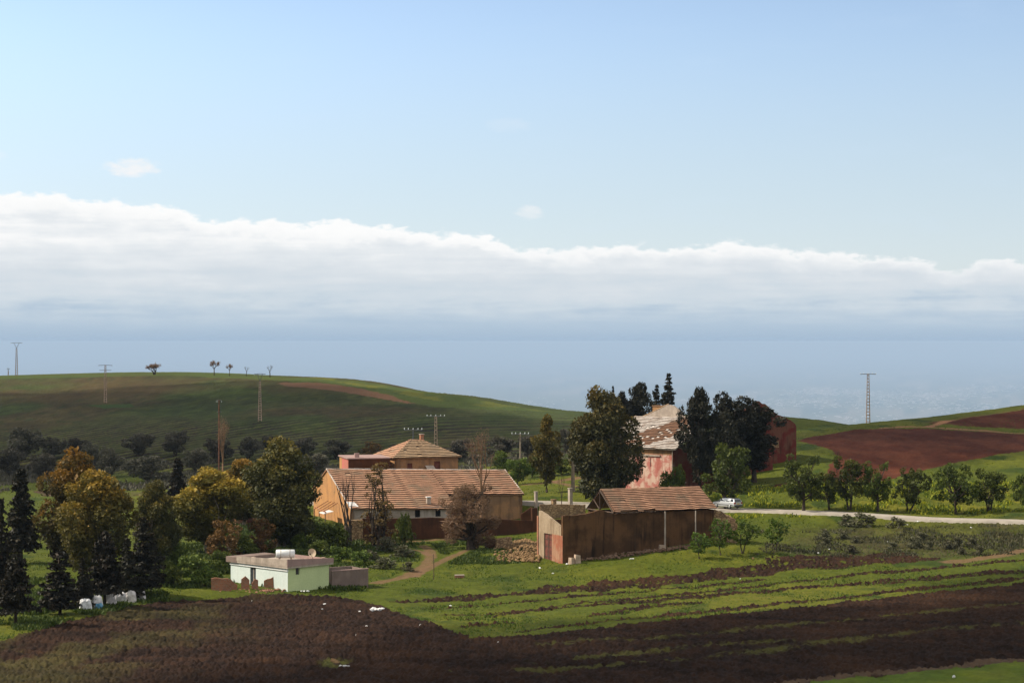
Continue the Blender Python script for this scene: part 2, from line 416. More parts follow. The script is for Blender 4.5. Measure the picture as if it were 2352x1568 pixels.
    # red fields on the right-hand rise
    red = mixc(np.tile([.066, .0175, .0075], (n, 1)), [.092, .028, .0125], sstep(.4, .65, fbm(X * .3, Y * .1, 101, 4))); red = red * (.72 + .56 * fbm(X * .9, Y * .35, 105, 3))[:, None]
    for P in (P_BROWN, P_BROWN2, P_BROWN3):
        m = inside(P, X + wx * 1.5, Y + wy * 2.0); c = np.where(m[:, None], red, c); amp = np.where(m, .10, amp); reg[m] = 1
    for ln, w in ((PATH_R, 1.1), (PATH_R2, 1.0)):
        dd, al = near_line(ln, xs, ys); c = mixc(c, [.36, .18, .09], (1 - sstep(w * .6, w * 1.5, dd)))
    dd, al = near_line(RIDGE_R, xs, ys); c = mixc(c, [.12, .10, .025], (1 - sstep(.6, 1.4, dd)))
    # mustard in flower behind the road
    fl = sstep(276, 282, Y) * (1 - sstep(300, 312, Y)) * sstep(36, 44, X)
    c = mixc(c, [.18, .17, .016], fl * sstep(.54, .68, fbm(X * .35, Y * .2, 111, 4)) * .8); amp = amp + fl * .05
    # the long hill
    hw = sstep(400, 425, Y + wy * 6 + (mid - .5) * 25) * (1 - sstep(38, 44, X - (Y - 500) * .02)) * (1 - sstep(900, 1000, Y))
    B1 = np.array([.044, .050, .0120]); B2 = np.array([.058, .046, .0150]); B3 = np.array([.040, .056, .0110])
    hn = fbm(X * .02, Y * .012, 121, 5)
    hill = mixc(mixc(np.tile(B1, (n, 1)), B2, sstep(.45, .62, hn)), B3, sstep(.5, .66, fbm(X * .03 + 9, Y * .015, 131, 4)))
    # vine rows following the contour
    bend = np.where(X < -20, .9 * (X + 20) - .004 * (X + 20) ** 2, .35 * (X + 20))
    ph = (Y - bend * 1.3 + 11 * (fbm(X * .02, Y * .02, 141, 3) - .5) + 5 * (fbm(X * .09, Y * .04, 143, 3) - .5)) / 9.0
    row = .5 + .5 * np.sin(ph * 2 * np.pi); rowamt = (1 - sstep(500, 590, Y + (hn - .5) * 90)) * .9 + .18
    hill = mixc(hill, [.024, .0165, .0115], sstep(.35, .75, row) * rowamt * (.30 + .95 * sstep(.36, .56, fbm(X * .15, Y * .05, 151, 3))))
    hill = mixc(hill, [.085, .082, .026], sstep(.7, .98, 1 - row) * rowamt * .7)
    hill = hill * (.45 + 1.1 * fbm(X * .35, Y * .10, 161, 5))[:, None]
    hill = mixc(hill, [.032, .040, .010], sstep(.60, .70, fbm(X * .4, Y * .13, 165, 4)) * .7)
    # red earth just under the crest
    r_ = sstep(640, 675, Y) * (1 - sstep(722, 745, Y + (mid - .5) * 30)) * sstep(.36, .58, fbm(X * .03, Y * .02, 171, 4))
    hill = mixc(hill, [.070, .044, .020], r_ * .45 * (1 - sstep(-40, -10, X)))
    g_ = inside(P_CREST, X, Y + wy * 8) | ((Y > 742) & (X < -55)); hill = mixc(hill, np.array([.060, .083, .016]), g_ * (.55 + .6 * (mid - .2)))
    g_ = inside(P_YEL, X, Y + wy * 8); hill = mixc(hill, [.112, .112, .016], g_ * sstep(.42, .6, fbm(X * .12, Y * .04, 181, 4)) * .8)
    east = sstep(-30, 15, X); hill = mixc(hill, np.array([.045, .066, .020]) * 1.0, east * .6 * (1 - sstep(.6, .9, row) * rowamt))
    g_ = inside(P_GREEN_PATCH, X, Y); hill = mixc(hill, [.04, .072, .014], g_ * .9)
    dd, al = near_line(HILL_TRACK, X + wx * 2, Y + wy * 4); w = 9.0 * (1 - al) * np.minimum(1, al * 8 + .3) + .8
    hill = mixc(hill, [.135, .072, .038], (1 - sstep(w * .7, w, dd)))
    c = mixc(c, 0, hw) + hill * np.clip(hw, 0, 1)[:, None]; amp = amp * (1 - hw) + hw * .12
    reg[(hw > .5)] = 2
    amp = amp + hw * 0
    # distant plain
    pw = sstep(1200, 1700, Y)
    pl = np.tile([.10, .11, .055], (n, 1)); f1 = vnoise(X / 900 + Y / 5200, Y / 2600 - X / 2100, 201); f2 = vnoise(X / 260, Y / 1300, 211)
    pl = mixc(mixc(pl, [.21, .18, .12], sstep(.55, .75, f1)), [.045, .065, .03], sstep(.6, .8, f2))
    c = mixc(c, 0, pw) + pl * pw[:, None]; reg[Y > 1500] = 3
    amp = amp * (1 - sstep(600, 900, Y))
    c = c * ALB[reg][:, None]
    return c, amp, reg, row * rowamt * hw

def build_ground():
    t = np.concatenate([-np.geomspace(1.3, .305, 40)[:-1], np.linspace(-.302, .302, 1180), np.geomspace(.305, 1.3, 40)[1:]])
    Yr = np.concatenate([np.geomspace(3, 112, 36), np.arange(114, 275, .40), np.arange(275, 470, .75), np.arange(470, 830, 1.6), np.geomspace(835, 1600, 40), np.geomspace(1660, 400000, 70)])
    X = (t[None, :] * Yr[:, None]); Y = np.repeat(Yr[:, None], len(t), 1)
    nr, nc = X.shape; x = X.ravel(); y = Y.ravel()
    z = H(x, y)
    c, amp, reg, row = ground_paint(x, y)
    rel = (fbm(x * 2.6, y * 1.3, 301, 3) - .5) * 2 + (vnoise(x * 6.5, y * 2.3, 311) - .5) * 1.2
    rel = rel * amp * np.where((reg == 1) & (y < 275), 1.5, 1.0) + (fbm(x * .3, y * .2, 321, 3) - .5) * .35 * (1 - sstep(600, 900, y)) - row * .25
    drill = np.sin((y * .94 + x * .34) * 2 * np.pi / 1.15 + 3 * fbm(x * .1, y * .1, 331, 2)) * .07
    rel = rel + np.where((reg == 1) & (y < 260), drill, 0)
    z = z + rel
    V = np.stack([x, y, z], 1)
    m, tt, p = newmat('earth', .95, .1)
    a = tt.node('ShaderNodeAttribute', attribute_name='Col').outputs['Color']
    pos = tt.node('ShaderNodeNewGeometry').outputs['Position']
    n1 = tt.noise(pos, 3.0, 6, .65); n2 = tt.noise(pos, .9, 4)
    k = tt.mix(.55, a, tt.mix(n1, (.12,.12,.12), (.88,.88,.88)), 'OVERLAY'); tt.l.new(k, p.inputs['Base Color'])
    bu = tt.node('ShaderNodeBump', i_Strength=.5, i_Distance=.18, i_Height=n1); tt.l.new(bu.outputs[0], p.inputs['Normal'])
    idx = np.arange(nr * nc).reshape(nr, nc)
    q = np.stack([idx[:-1, :-1], idx[:-1, 1:], idx[1:, 1:], idx[1:, :-1]], -1).reshape(-1, 4)
    fr = reg.reshape(nr, nc)[:-1, :-1].ravel()
    for r, name in ((0, 'ground'), (1, 'ploughed_field'), (2, 'hill'), (3, 'plain')):
        f = q[fr == r]; used, inv = np.unique(f, return_inverse=True)
        o = link(name, npmesh(name, V[used], quads=inv.reshape(-1, 4), mat=m, smooth=True, col=c[used])); tag(o, kind='structure')
    return
build_ground()

# road: a strip of worn asphalt with real thickness, laid along the surveyed line
def strip(name, line, width, lift, mat, step=1.5):
    P = [Vector((*p, 0)) for p in line]; pts = []
    for a, b in zip(P, P[1:]):
        n = max(1, int((b - a).length / step)); pts += [a.lerp(b, i / n) for i in range(n)]
    pts.append(P[-1])
    # smooth the line
    for _ in range(25): pts = [pts[0]] + [(pts[i - 1] + pts[i] * 2 + pts[i + 1]) / 4 for i in range(1, len(pts) - 1)] + [pts[-1]]
    vs = []; rng = random.Random(4)
    zc = [h(p.x, p.y) for p in pts]
    for i, p in enumerate(pts):
        d = (pts[min(i + 1, len(pts) - 1)] - pts[max(i - 1, 0)]).normalized(); nn = Vector((-d.y, d.x, 0))
        wl = width / 2 + rng.uniform(-.15, .15); wr = width / 2 + rng.uniform(-.15, .15)
        z0 = sum(zc[max(0, i - 4):i + 5]) / len(zc[max(0, i - 4):i + 5]) + lift
        for k, (off, dz) in enumerate(((-wr - .2, -.6), (-wr, 0), (0, .05), (wl, 0), (wl + .2, -.6))):
            q = p + nn * off; vs.append((q.x, q.y, z0 + dz))
    fs = [(i * 5 + k, (i + 1) * 5 + k, (i + 1) * 5 + k + 1, i * 5 + k + 1) for i in range(len(pts) - 1) for k in range(4)]
    mb = MB(); mb.add(vs, fs); return mb.build(name, mat), pts
ROAD_LINE = [Q(x, y, d)[:2] for x, y, d in ((700,1140,322),(1000,1146,313),(1210,1151,306),(1440,1160,297),(1670,1171,290),(1820,1176.5,284),(1965,1182,278),(2150,1189.5,272.5),(2352,1198,266),(2700,1212,256),(3100,1230,246))]
M_ROAD = plain_mat('worn_asphalt', (.34, .30, .25), .9, .1, var=.12, scale=.7)
road, ROAD = strip('road', ROAD_LINE, 3.7, .22, M_ROAD); tag(road, kind='structure')

# ------------------------------------------------------------------ vegetation
M_BARK = plain_mat('bark_dark', (.055, .042, .032), .95, .1, var=.35, scale=4)
M_BARKP = plain_mat('bark_pale', (.20, .165, .13), .9, .1, var=.4, scale=2)
M_TWIG = plain_mat('dry_twigs', (.16, .095, .055), .95, .1, var=.3, scale=1)
L_EUC = leaf_mat('eucalyptus_leaves', (.050, .047, .012), (.125, .095, .018), (.30, .175, .022), .3)
L_EUCD = leaf_mat('dark_eucalyptus_leaves', (.032, .034, .010), (.070, .060, .015), (.16, .105, .020))
L_RUST = leaf_mat('rusty_leaves', (.075, .042, .014), (.17, .085, .022), (.25, .125, .022))
L_CON = leaf_mat('conifer_needles', (.007, .0075, .004), (.019, .017, .008), (.045, .030, .014), .08)
L_PINE = leaf_mat('pine_needles', (.010, .011, .005), (.023, .022, .009), (.050, .038, .015), .08)
L_OLV = leaf_mat('olive_leaves', (.058, .054, .036), (.10, .090, .062), (.14, .125, .088), .15)
L_ALM = leaf_mat('almond_leaves', (.030, .044, .006), (.072, .092, .011), (.115, .125, .016), .25)
L_YNG = leaf_mat('young_leaves', (.05, .09, .010), (.10, .16, .018), (.15, .19, .025), .35)
L_BUSH = leaf_mat('bush_leaves', (.040, .062, .008), (.092, .125, .015), (.16, .165, .024), .25)
L_YDRY = leaf_mat('yellow_dry_leaves', (.085, .058, .020), (.175, .115, .034), (.26, .17, .045), .3)
L_GREY = leaf_mat('grey_shrub_leaves', (.070, .068, .036), (.11, .105, .056), (.155, .13, .075), .15)
L_DRY = leaf_mat('dry_leaves', (.145, .088, .050), (.25, .155, .088), (.33, .21, .12), .3)

def rnd_dirs(n, rng):
    v = rng.normal(size=(n, 3)); return v / np.linalg.norm(v, axis=1)[:, None]
def leaf_quads(C, size, rng, aspect=1.7, up=None, droop=0):
    """many small leaf-shaped faces at points C"""
    n = len(C); a = rnd_dirs(n, rng)
    if droop: a[:, 2] -= droop; a /= np.linalg.norm(a, axis=1)[:, None]
    b = np.cross(a, rnd_dirs(n, rng)); b /= np.maximum(np.linalg.norm(b, axis=1), 1e-6)[:, None]
    s = (size * np.exp(rng.normal(-.05, .38, n)))[:, None]
    A = a * s * aspect * .5; B = b * s * .5
    V = np.stack([C - A, C - A * .1 + B, C + A, C - A * .1 - B], 1).reshape(-1, 3)
    return V
def crown_mesh(name, lobes, per, size, mat, seed, tipup=.35, droop=0, aspect=1.7, lobe_tint=None, shell=.55):
    rng = np.random.default_rng(seed); Cs = []; T = []
    for i, (c, r) in enumerate(lobes):
        r = np.asarray(r, float) * np.ones(3); n = int(per * (r.prod()) ** (2 / 3)) + 8
        d = rnd_dirs(n, rng); rad = (shell + (1 - shell) * rng.random(n)) ** .7 * (1 + .25 * (rng.random(n) - .5))
        # break the lobe into sprays
        k = rnd_dirs(7, rng); near = (d @ k.T).max(1); keep = near > rng.uniform(.35, .8, n)
        p = np.asarray(c) + d * rad[:, None] * r; p = p[keep]; d = d[keep]
        Cs.append(p); lt = (rng.uniform(-.15, .15) if lobe_tint is None else lobe_tint[i])
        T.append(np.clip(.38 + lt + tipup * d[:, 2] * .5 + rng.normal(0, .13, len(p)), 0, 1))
    C = np.concatenate(Cs); T = np.concatenate(T)
    V = leaf_quads(C, size, rng, aspect, droop=droop)
    q = np.arange(len(C) * 4).reshape(-1, 4)
    return npmesh(name, V, quads=q, mat=mat, tint=np.repeat(T, 4))
def limb(mb, a, b, r0, r1, rng, n=6, sag=.12, seg=4):
    a = Vector(a); b = Vector(b); L = (b - a).length; pts = []
    off = Vector((rng.uniform(-1, 1), rng.uniform(-1, 1), rng.uniform(-.3, .6))) * L * sag
    for i in range(seg + 1):
        t = i / seg; pts.append(a.lerp(b, t) + off * math.sin(math.pi * t))
    mb.tube(pts, [r0 + (r1 - r0) * i / seg for i in range(seg + 1)], n)
def mesh_of(mb, name, mat, smooth=True):
    me = bpy.data.meshes.new(name); me.from_pydata(mb.v, [], mb.f); me.materials.append(mat)
    if smooth: me.polygons.foreach_set('use_smooth', [True] * len(me.polygons))
    me.update(); return me

def proto_broad(seed, Ht, W, trunk_h, nlobe, lobe_r, per, size, leaf, bark, profile, stems=1, lean=0, r0=.25, tip=.35, droop=0, tintz=.0, nlimb=12, aspect=1.7):
    """trunk + limbs + lobed crown. profile(t) -> relative radius at crown height t"""
    rng = random.Random(seed); lobes = []; tints = []
    for i in range(nlobe):
        t = (i + rng.random()) / nlobe; ang = rng.uniform(0, 6.283) + i * 2.4; rr = profile(t) * W / 2
        q = rng.uniform(.45, 1.0) if i % 4 else rng.uniform(0, .4)
        lr = lobe_r * rng.uniform(.7, 1.25) * (.65 + .35 * profile(t))
        x = math.cos(ang) * max(0, rr - lr * .55) * q * 1.1 + lean * t; y = math.sin(ang) * max(0, rr - lr * .55) * q * 1.1
        z = trunk_h + (Ht - trunk_h - lr * .6) * t + lr * .1
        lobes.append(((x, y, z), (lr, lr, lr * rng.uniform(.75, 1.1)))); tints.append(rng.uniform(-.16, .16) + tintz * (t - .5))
    crown = crown_mesh('crown', lobes, per, size, leaf, seed, tip, droop, aspect, lobe_tint=tints)
    mb = MB(); tops = []
    for s in range(stems):
        a = s * 6.283 / stems + rng.uniform(-.4, .4); sp = 0 if stems == 1 else W * .16
        base = (math.cos(a) * (0 if stems == 1 else r0 * .8), math.sin(a) * (0 if stems == 1 else r0 * .8), -.4)
        top = Vector((math.cos(a) * sp + lean * .6 + rng.uniform(-.3, .3), math.sin(a) * sp, trunk_h + (Ht - trunk_h) * (.5 if stems == 1 else .35)))
        k = Vector((base[0] * .9 + top.x * .25 + rng.uniform(-.3, .3), base[1] + top.y * .2, trunk_h * .8))
        rr = r0 / math.sqrt(stems)
        mb.tube([base, (base[0] * .95, base[1] * .95, .15), k, top], [rr * 1.35, rr, rr * .72, rr * .28], 8); tops.append((k, top, rr))
    for c, r in lobes[::max(1, len(lobes) // nlimb)]:
        k, top, rr = rng.choice(tops); t = rng.uniform(0, .8)
        a = Vector(k).lerp(top, t * min(1, max(.0, (c[2] - k.z) / max(.1, top.z - k.z))))
        limb(mb, a, c, rr * .38, rr * .08, rng, 5)
    return mesh_of(mb, 'trunk', bark), crown, Ht, W

def proto_conifer(seed, Ht, W, bare, leaf, tiers=26, nb=11, size=.3, droop=.35, power=.85, topple=0, gap=.0):
    rng = np.random.default_rng(seed); r = random.Random(seed); C = []; T = []; mb = MB()
    mb.tube([(0, 0, -.4), (0, 0, Ht * .5), (0, 0, Ht * .97)], [Ht * .017 + .05, Ht * .011 + .03, .02], 7)
    for i in range(tiers):
        t = (i + .3 * r.random()) / tiers; z = bare + (Ht - bare) * t; L = W / 2 * (1 - t) ** power * r.uniform(.72, 1.12) + .12
        n = max(4, int(nb * (.45 + .55 * (1 - t))))
        for k in range(n):
            if r.random() < gap: continue
            a = r.uniform(0, 6.283); l = L * r.uniform(.6, 1.1); m = int(8 + l * 30)
            s = np.sort(rng.random(m)) ** .75; w = (.10 + .16 * l) * (1 - .6 * s)
            px = s * l; pz = z + .18 * l * s - droop * l * s ** 2 + rng.normal(0, .07, m); py = rng.normal(0, 1, m) * w
            C.append(np.stack([px * math.cos(a) - py * math.sin(a), px * math.sin(a) + py * math.cos(a), pz - np.abs(py) * .3], 1))
            T.append(np.clip(.3 + rng.normal(0, .18, m) + .25 * s + r.uniform(-.12, .2), 0, 1))
            if k % 3 == 0: mb.tube([(0, 0, z), (l * .8 * math.cos(a), l * .8 * math.sin(a), z + .14 * l - droop * l * .6)], [.035, .012], 4, caps=False)
    C = np.concatenate(C); T = np.concatenate(T)
    V = leaf_quads(C, size, rng, 1.9, droop=.25)
    return mesh_of(mb, 'trunk', M_BARK), npmesh('crown', V, quads=np.arange(len(C) * 4).reshape(-1, 4), mat=leaf, tint=np.repeat(T, 4)), Ht, W

def branchy(mb, p, d, L, r, depth, rng, twigs, spread=.55, n=5, upw=.15, ratio=.72):
    pts = [Vector(p)]; v = Vector(d).normalized()
    for i in range(3):
        v = (v + Vector((rng.uniform(-1, 1), rng.uniform(-1, 1), rng.uniform(-.6, 1) )) * .22 + Vector((0, 0, upw * .4))).normalized(); pts.append(pts[-1] + v * L / 3)
    mb.tube(pts, [r, r * .85, r * .7, r * .55], n, caps=False)
    if depth == 0: twigs.append((pts[-1].copy(), v.copy(), L)); twigs.append((pts[-2].copy(), v.copy(), L)); return
    for k in range(rng.choice((2, 3, 3))):
        w = (v + Vector((rng.uniform(-1, 1), rng.uniform(-1, 1), rng.uniform(-.5, .8))) * spread * 1.5).normalized()
        branchy(mb, pts[-1 if k < 2 else -2], w, L * ratio * rng.uniform(.75, 1.15), r * .55, depth - 1, rng, twigs, spread, max(3, n - 1), upw, ratio)
def proto_bare(seed, Ht, W, trunk_h, r0, bark, depth=3, twig=0, twigmat=None, spread=.55, stems=1, twig_n=22, twig_s=.5, upw=.15, leaves=0):
    rng = random.Random(seed); nr = np.random.default_rng(seed); trunk = MB(); br = MB(); tw = []
    for s in range(stems):
        a = s * 6.283 / max(1, stems) + rng.uniform(0, 1); o = Vector((math.cos(a), math.sin(a), 0)) * (0 if stems == 1 else .25)
        top = Vector((o.x * 3 + rng.uniform(-.2, .2), o.y * 3, trunk_h))
        trunk.tube([o * .8 + Vector((0, 0, -.4)), o + Vector((0, 0, .2)), o.lerp(top, .5) + Vector((rng.uniform(-.12, .12), 0, trunk_h * .5)), top], [r0 * 1.3, r0, r0 * .85, r0 * .72], 8)
        L = (Ht - trunk_h) / 2.6
        for k in range(4 if stems == 1 else 3):
            b = k * 1.57 + rng.uniform(-.5, .5); d = Vector((math.cos(b) * spread * 1.3, math.sin(b) * spread * 1.3, 1 if k else 1.6))
            branchy(br, top, d, L, r0 * .55, depth, rng, tw, spread, 5, upw)
    # match the wanted size
    P = np.array(br.v); kx = W / max(1e-3, (P[:, 0].max() - P[:, 0].min() + P[:, 1].max() - P[:, 1].min()) / 2); kz = (Ht - trunk_h) / (P[:, 2].max() - trunk_h)
    fit = lambda p: (p[0] * kx, p[1] * kx, trunk_h + (p[2] - trunk_h) * kz)
    br.v = [fit(p) for p in br.v]
    me = None
    if twig:
        C = []; T = []
        for p, v, L in tw:
            q = np.array(fit(p)); m = twig_n
            C.append(q + nr.normal(0, 1, (m, 3)) * L * .42 * np.array([kx, kx, kz])); T.append(np.clip(nr.normal(.45, .22, m), 0, 1))
        C = np.concatenate(C); T = np.concatenate(T); V = leaf_quads(C, twig_s, nr, 9 if not leaves else 1.8)
        me = npmesh('crown', V, quads=np.arange(len(C) * 4).reshape(-1, 4), mat=twigmat, tint=np.repeat(T, 4))
    return mesh_of(trunk, 'trunk', bark), me, Ht, W, mesh_of(br, 'branches', bark)

PROTO = {}
oval = lambda t: math.sin(math.pi * (.12 + .80 * t)) ** .7
upr = lambda t: (.62 + .38 * math.sin(math.pi * min(1, t * 1.15))) * (1 if t < .75 else 1 - (t - .75) * 2.0)
flat = lambda t: (.35 + .65 * t) if t < .85 else .8
rnd = lambda t: math.sin(math.pi * (.18 + .68 * t)) ** .6
for i in range(4):
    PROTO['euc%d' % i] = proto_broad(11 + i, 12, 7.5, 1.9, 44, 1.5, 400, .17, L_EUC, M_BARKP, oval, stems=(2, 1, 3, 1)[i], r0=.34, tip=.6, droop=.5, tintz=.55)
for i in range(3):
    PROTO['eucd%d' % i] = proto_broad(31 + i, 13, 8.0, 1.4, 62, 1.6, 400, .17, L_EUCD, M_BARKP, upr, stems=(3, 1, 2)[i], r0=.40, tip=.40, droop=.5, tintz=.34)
PROTO['rust0'] = proto_broad(41, 11, 5.5, 2.0, 34, 1.05, 400, .17, L_EUC, M_BARK, lambda t: .5 + .5 * math.sin(math.pi * (.2 + .55 * t)) if t < .7 else 1.2 - t, r0=.22, tip=.3, droop=.5, tintz=.3)
PROTO['rust1'] = proto_broad(42, 4.5, 4.5, .3, 18, .7, 380, .15, L_RUST, M_BARK, rnd, stems=3, r0=.12, tip=.3)
for i in range(4):
    PROTO['con%d' % i] = proto_conifer(51 + i, (10, 9, 8, 11)[i], (4.6, 5.4, 5.0, 4.0)[i], (.7, 1.0, 1.8, 1.9)[i], L_CON, tiers=(19, 15, 14, 22)[i], nb=16, size=.19, droop=(.4, .15, .3, .65)[i], power=(.8, .6, .7, .55)[i], gap=.12)
PROTO['spire'] = proto_conifer(61, 12, 4.2, .6, L_PINE, tiers=22, nb=15, size=.2, droop=.12, power=.85, gap=.05)
for i in range(2):
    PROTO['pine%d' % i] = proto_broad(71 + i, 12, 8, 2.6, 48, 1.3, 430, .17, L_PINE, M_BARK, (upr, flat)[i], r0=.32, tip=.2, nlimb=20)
for i in range(3):
    PROTO['olv%d' % i] = proto_broad(81 + i, 5.5, 6.0, 1.0, 26, .85, 430, .16, L_OLV, M_BARK, rnd, stems=(2, 1, 2)[i], r0=.28, tip=.35)
for i in range(4):
    PROTO['alm%d' % i] = proto_broad(91 + i, 6.5, 6.2, 1.5, 32, .70, 430, .145, L_ALM, M_BARK, rnd, stems=(1, 2, 3, 2)[i], lean=(0, .6, -.5, .9)[i], r0=.26, tip=.4, nlimb=18)
for i in range(2):
    PROTO['yng%d' % i] = proto_broad(101 + i, 4.6, 3.0, 1.3, 16, .55, 190, .17, L_YNG, M_BARK, rnd, lean=(0, .3)[i], r0=.10, tip=.4, stems=(1, 2)[i], nlimb=12)
for i in range(3):
    PROTO['bush%d' % i] = proto_broad(111 + i, 2.6, 4.2, .1, 18, .62, 420, .14, L_BUSH, M_BARK, lambda t: 1 - .55 * t, stems=3, r0=.08, tip=.45)
for i in range(2):
    PROTO['grey%d' % i] = proto_broad(121 + i, 1.8, 2.8, .05, 10, .5, 300, .16, L_GREY, M_BARK, lambda t: 1 - .5 * t, stems=3, r0=.05, tip=.3)
PROTO['bgreen'] = proto_broad(131, 5, 4.6, .8, 24, .72, 420, .15, L_BUSH, M_BARK, rnd, r0=.18, tip=.45)
PROTO['dry0'] = proto_broad(141, 9, 6.6, 1.0, 34, .95, 560, .058, L_DRY, M_BARK, rnd, r0=.55, tip=.2, nlimb=30, aspect=9)
PROTO['dry1'] = proto_broad(142, 12, 4.0, .6, 26, .75, 260, .13, L_YDRY, M_BARK, lambda t: .75 + .25 * math.sin(5 * t), stems=3, r0=.42, tip=.3, nlimb=26)
PROTO['bare0'] = proto_bare(143, 10, 2.8, 2.6, .42, M_BARK, 2, 0, None, .40, upw=.35, stems=2)
PROTO['bare1'] = proto_bare(144, 14, 4.4, 5.5, .30, M_TWIG, 3, 1, L_DRY, .35, twig_n=9, twig_s=.04, upw=.35)
PROTO['sky0'] = proto_bare(145, 5.2, 5.0, 1.4, .26, M_BARK, 3, 1, L_DRY, .75, twig_n=12, twig_s=.05, stems=3)
PROTO['sky1'] = proto_bare(146, 5.0, 4.2, 2.2, .22, M_BARK, 3, 1, L_DRY, .8, twig_n=9, twig_s=.05, upw=.0)
PROTO['sky2'] = proto_bare(147, 4.5, 2.6, 1.6, .16, M_BARK, 3, 0, None, .5)

def make_tree(key, p, height, width, name, label, cat='tree', group=None, rz=None, sink=.0):
    pr = PROTO[key]; rng = random.Random(label); s = width / pr[3]; sz = height / pr[2]
    o = empty(name, (p.x, p.y, p.z - sink), rng.uniform(0, 6.28) if rz is None else rz, label, cat, group, (s, s, sz))
    link('trunk', pr[0], o)
    if pr[1]: link('crown', pr[1], o)
    if len(pr) > 4: link('branches', pr[4], o)
    return o
def tree(key, x, yb, yt, wpx, name, label, cat='tree', group=None, d=None, rz=None, sink=0):
    p = GD(x, d) if d else G(x, yb)
    hh = zat(yt, p.y) - p.z; ww = wpx / F * p.y * (1.12 if key.startswith('olv') else 1)
    return make_tree(key, p, hh, ww, name, label, cat, group, rz, sink)

def _true_size(pr):
    ms = [m for m in (pr[1], pr[4] if len(pr) > 4 else None) if m]
    V = []
    for m in ms:
        a = np.empty(len(m.vertices) * 3, np.float32); m.vertices.foreach_get('co', a); V.append(a.reshape(-1, 3))
    V = np.concatenate(V); r = np.hypot(V[:, 0], V[:, 1])
    return (pr[0], pr[1], float(np.percentile(V[:, 2], 99.7)), float(2 * np.percentile(r, 96.5))) + tuple(pr[4:])
PROTO = {k: _true_size(v) for k, v in PROTO.items()}
T = tree
# dark conifers on the slope at the field's edge
gC = 'dark conifers along the edge of the ploughed field'
T('con3', 48, 1292, 1078, 78, 'conifer_tree', 'tall dark conifer with drooping boughs standing over the meadow', 'tree', gC)
T('con0', 4, 1392, 1150, 70, 'conifer_tree', 'dark conifer cut by the left edge of the photo behind a lower one', 'tree', gC)
T('con2', 36, 1436, 1262, 92, 'conifer_tree', 'lowest dark conifer, broad at the foot, nearest to the field corner', 'tree', gC)
T('con1', 138, 1412, 1268, 96, 'conifer_tree', 'short wide dark conifer just before the heap of white tarpaulins', 'tree', gC)
T('con0', 190, 1398, 1283, 56, 'conifer_tree', 'slim dark conifer at the near end of the tarpaulin heap', 'tree', gC)
T('con2', 240, 1392, 1222, 92, 'conifer_tree', 'dark conifer whose trunk stands in front of the white tarpaulins', 'tree', gC)
T('con0', 292, 1375, 1238, 70, 'conifer_tree', 'narrow dark conifer behind the white tarpaulins', 'tree', gC)
T('con1', 330, 1368, 1190, 96, 'conifer_tree', 'black dense conifer at the far end of the tarpaulin heap', 'tree', gC)
T('con1', 152, 1300, 1088, 84, 'conifer_tree', 'dark conifer wedged among the orange topped eucalyptuses', 'tree', gC)
T('con3', 408, 1150, 1052, 50, 'conifer_tree', 'dark conifer far back between two orange trees below the hill', 'tree', gC, d=318)
# eucalyptus
gE = 'eucalyptus trees below the farm'
T('euc0', 165, 1300, 1040, 165, 'eucalyptus_tree', 'tallest orange topped eucalyptus behind the dark conifer on the meadow', 'tree', gE)
T('euc1', 222, 1375, 1085, 180, 'eucalyptus_tree', 'golden eucalyptus rising behind the heap of white tarpaulins', 'tree', gE, d=206)
T('eucd1', 358, 1330, 1108, 106, 'eucalyptus_tree', 'olive green eucalyptus between the golden and the rusty ones', 'tree', gE, d=222)
T('euc2', 482, 1282, 1078, 165, 'eucalyptus_tree', 'orange brown eucalyptus with leaning pale trunk above the green bushes', 'tree', gE, d=246)
T('euc3', 560, 1235, 1056, 110, 'eucalyptus_tree', 'orange eucalyptus standing behind the big dark one', 'tree', gE, d=284)
T('eucd0', 645, 1258, 1016, 175, 'eucalyptus_tree', 'big dark eucalyptus on several trunks beside the orange gable', 'tree', gE, d=256)
T('eucd0', 1384, 1130, 900, 160, 'eucalyptus_tree', 'huge olive eucalyptus hiding the corner of the pink facade', 'tree', gE, d=300, rz=1.0)
T('rust0', 1256, 1132, 955, 84, 'eucalyptus_tree', 'narrow rusty eucalyptus standing alone behind the road', 'tree', gE, d=318)
T('rust0', 1325, 1100, 1020, 44, 'eucalyptus_tree', 'small rusty eucalyptus between the lone one and the huge olive one', 'tree', gE, d=345)
T('rust1', 512, 1275, 1195, 84, 'shrub', 'rusty brown thicket under the leaning pale trunk', 'shrub', d=238)
T('rust1', 600, 1262, 1190, 74, 'shrub', 'rusty brown thicket beside the trunks of the big dark eucalyptus', 'shrub', d=247)
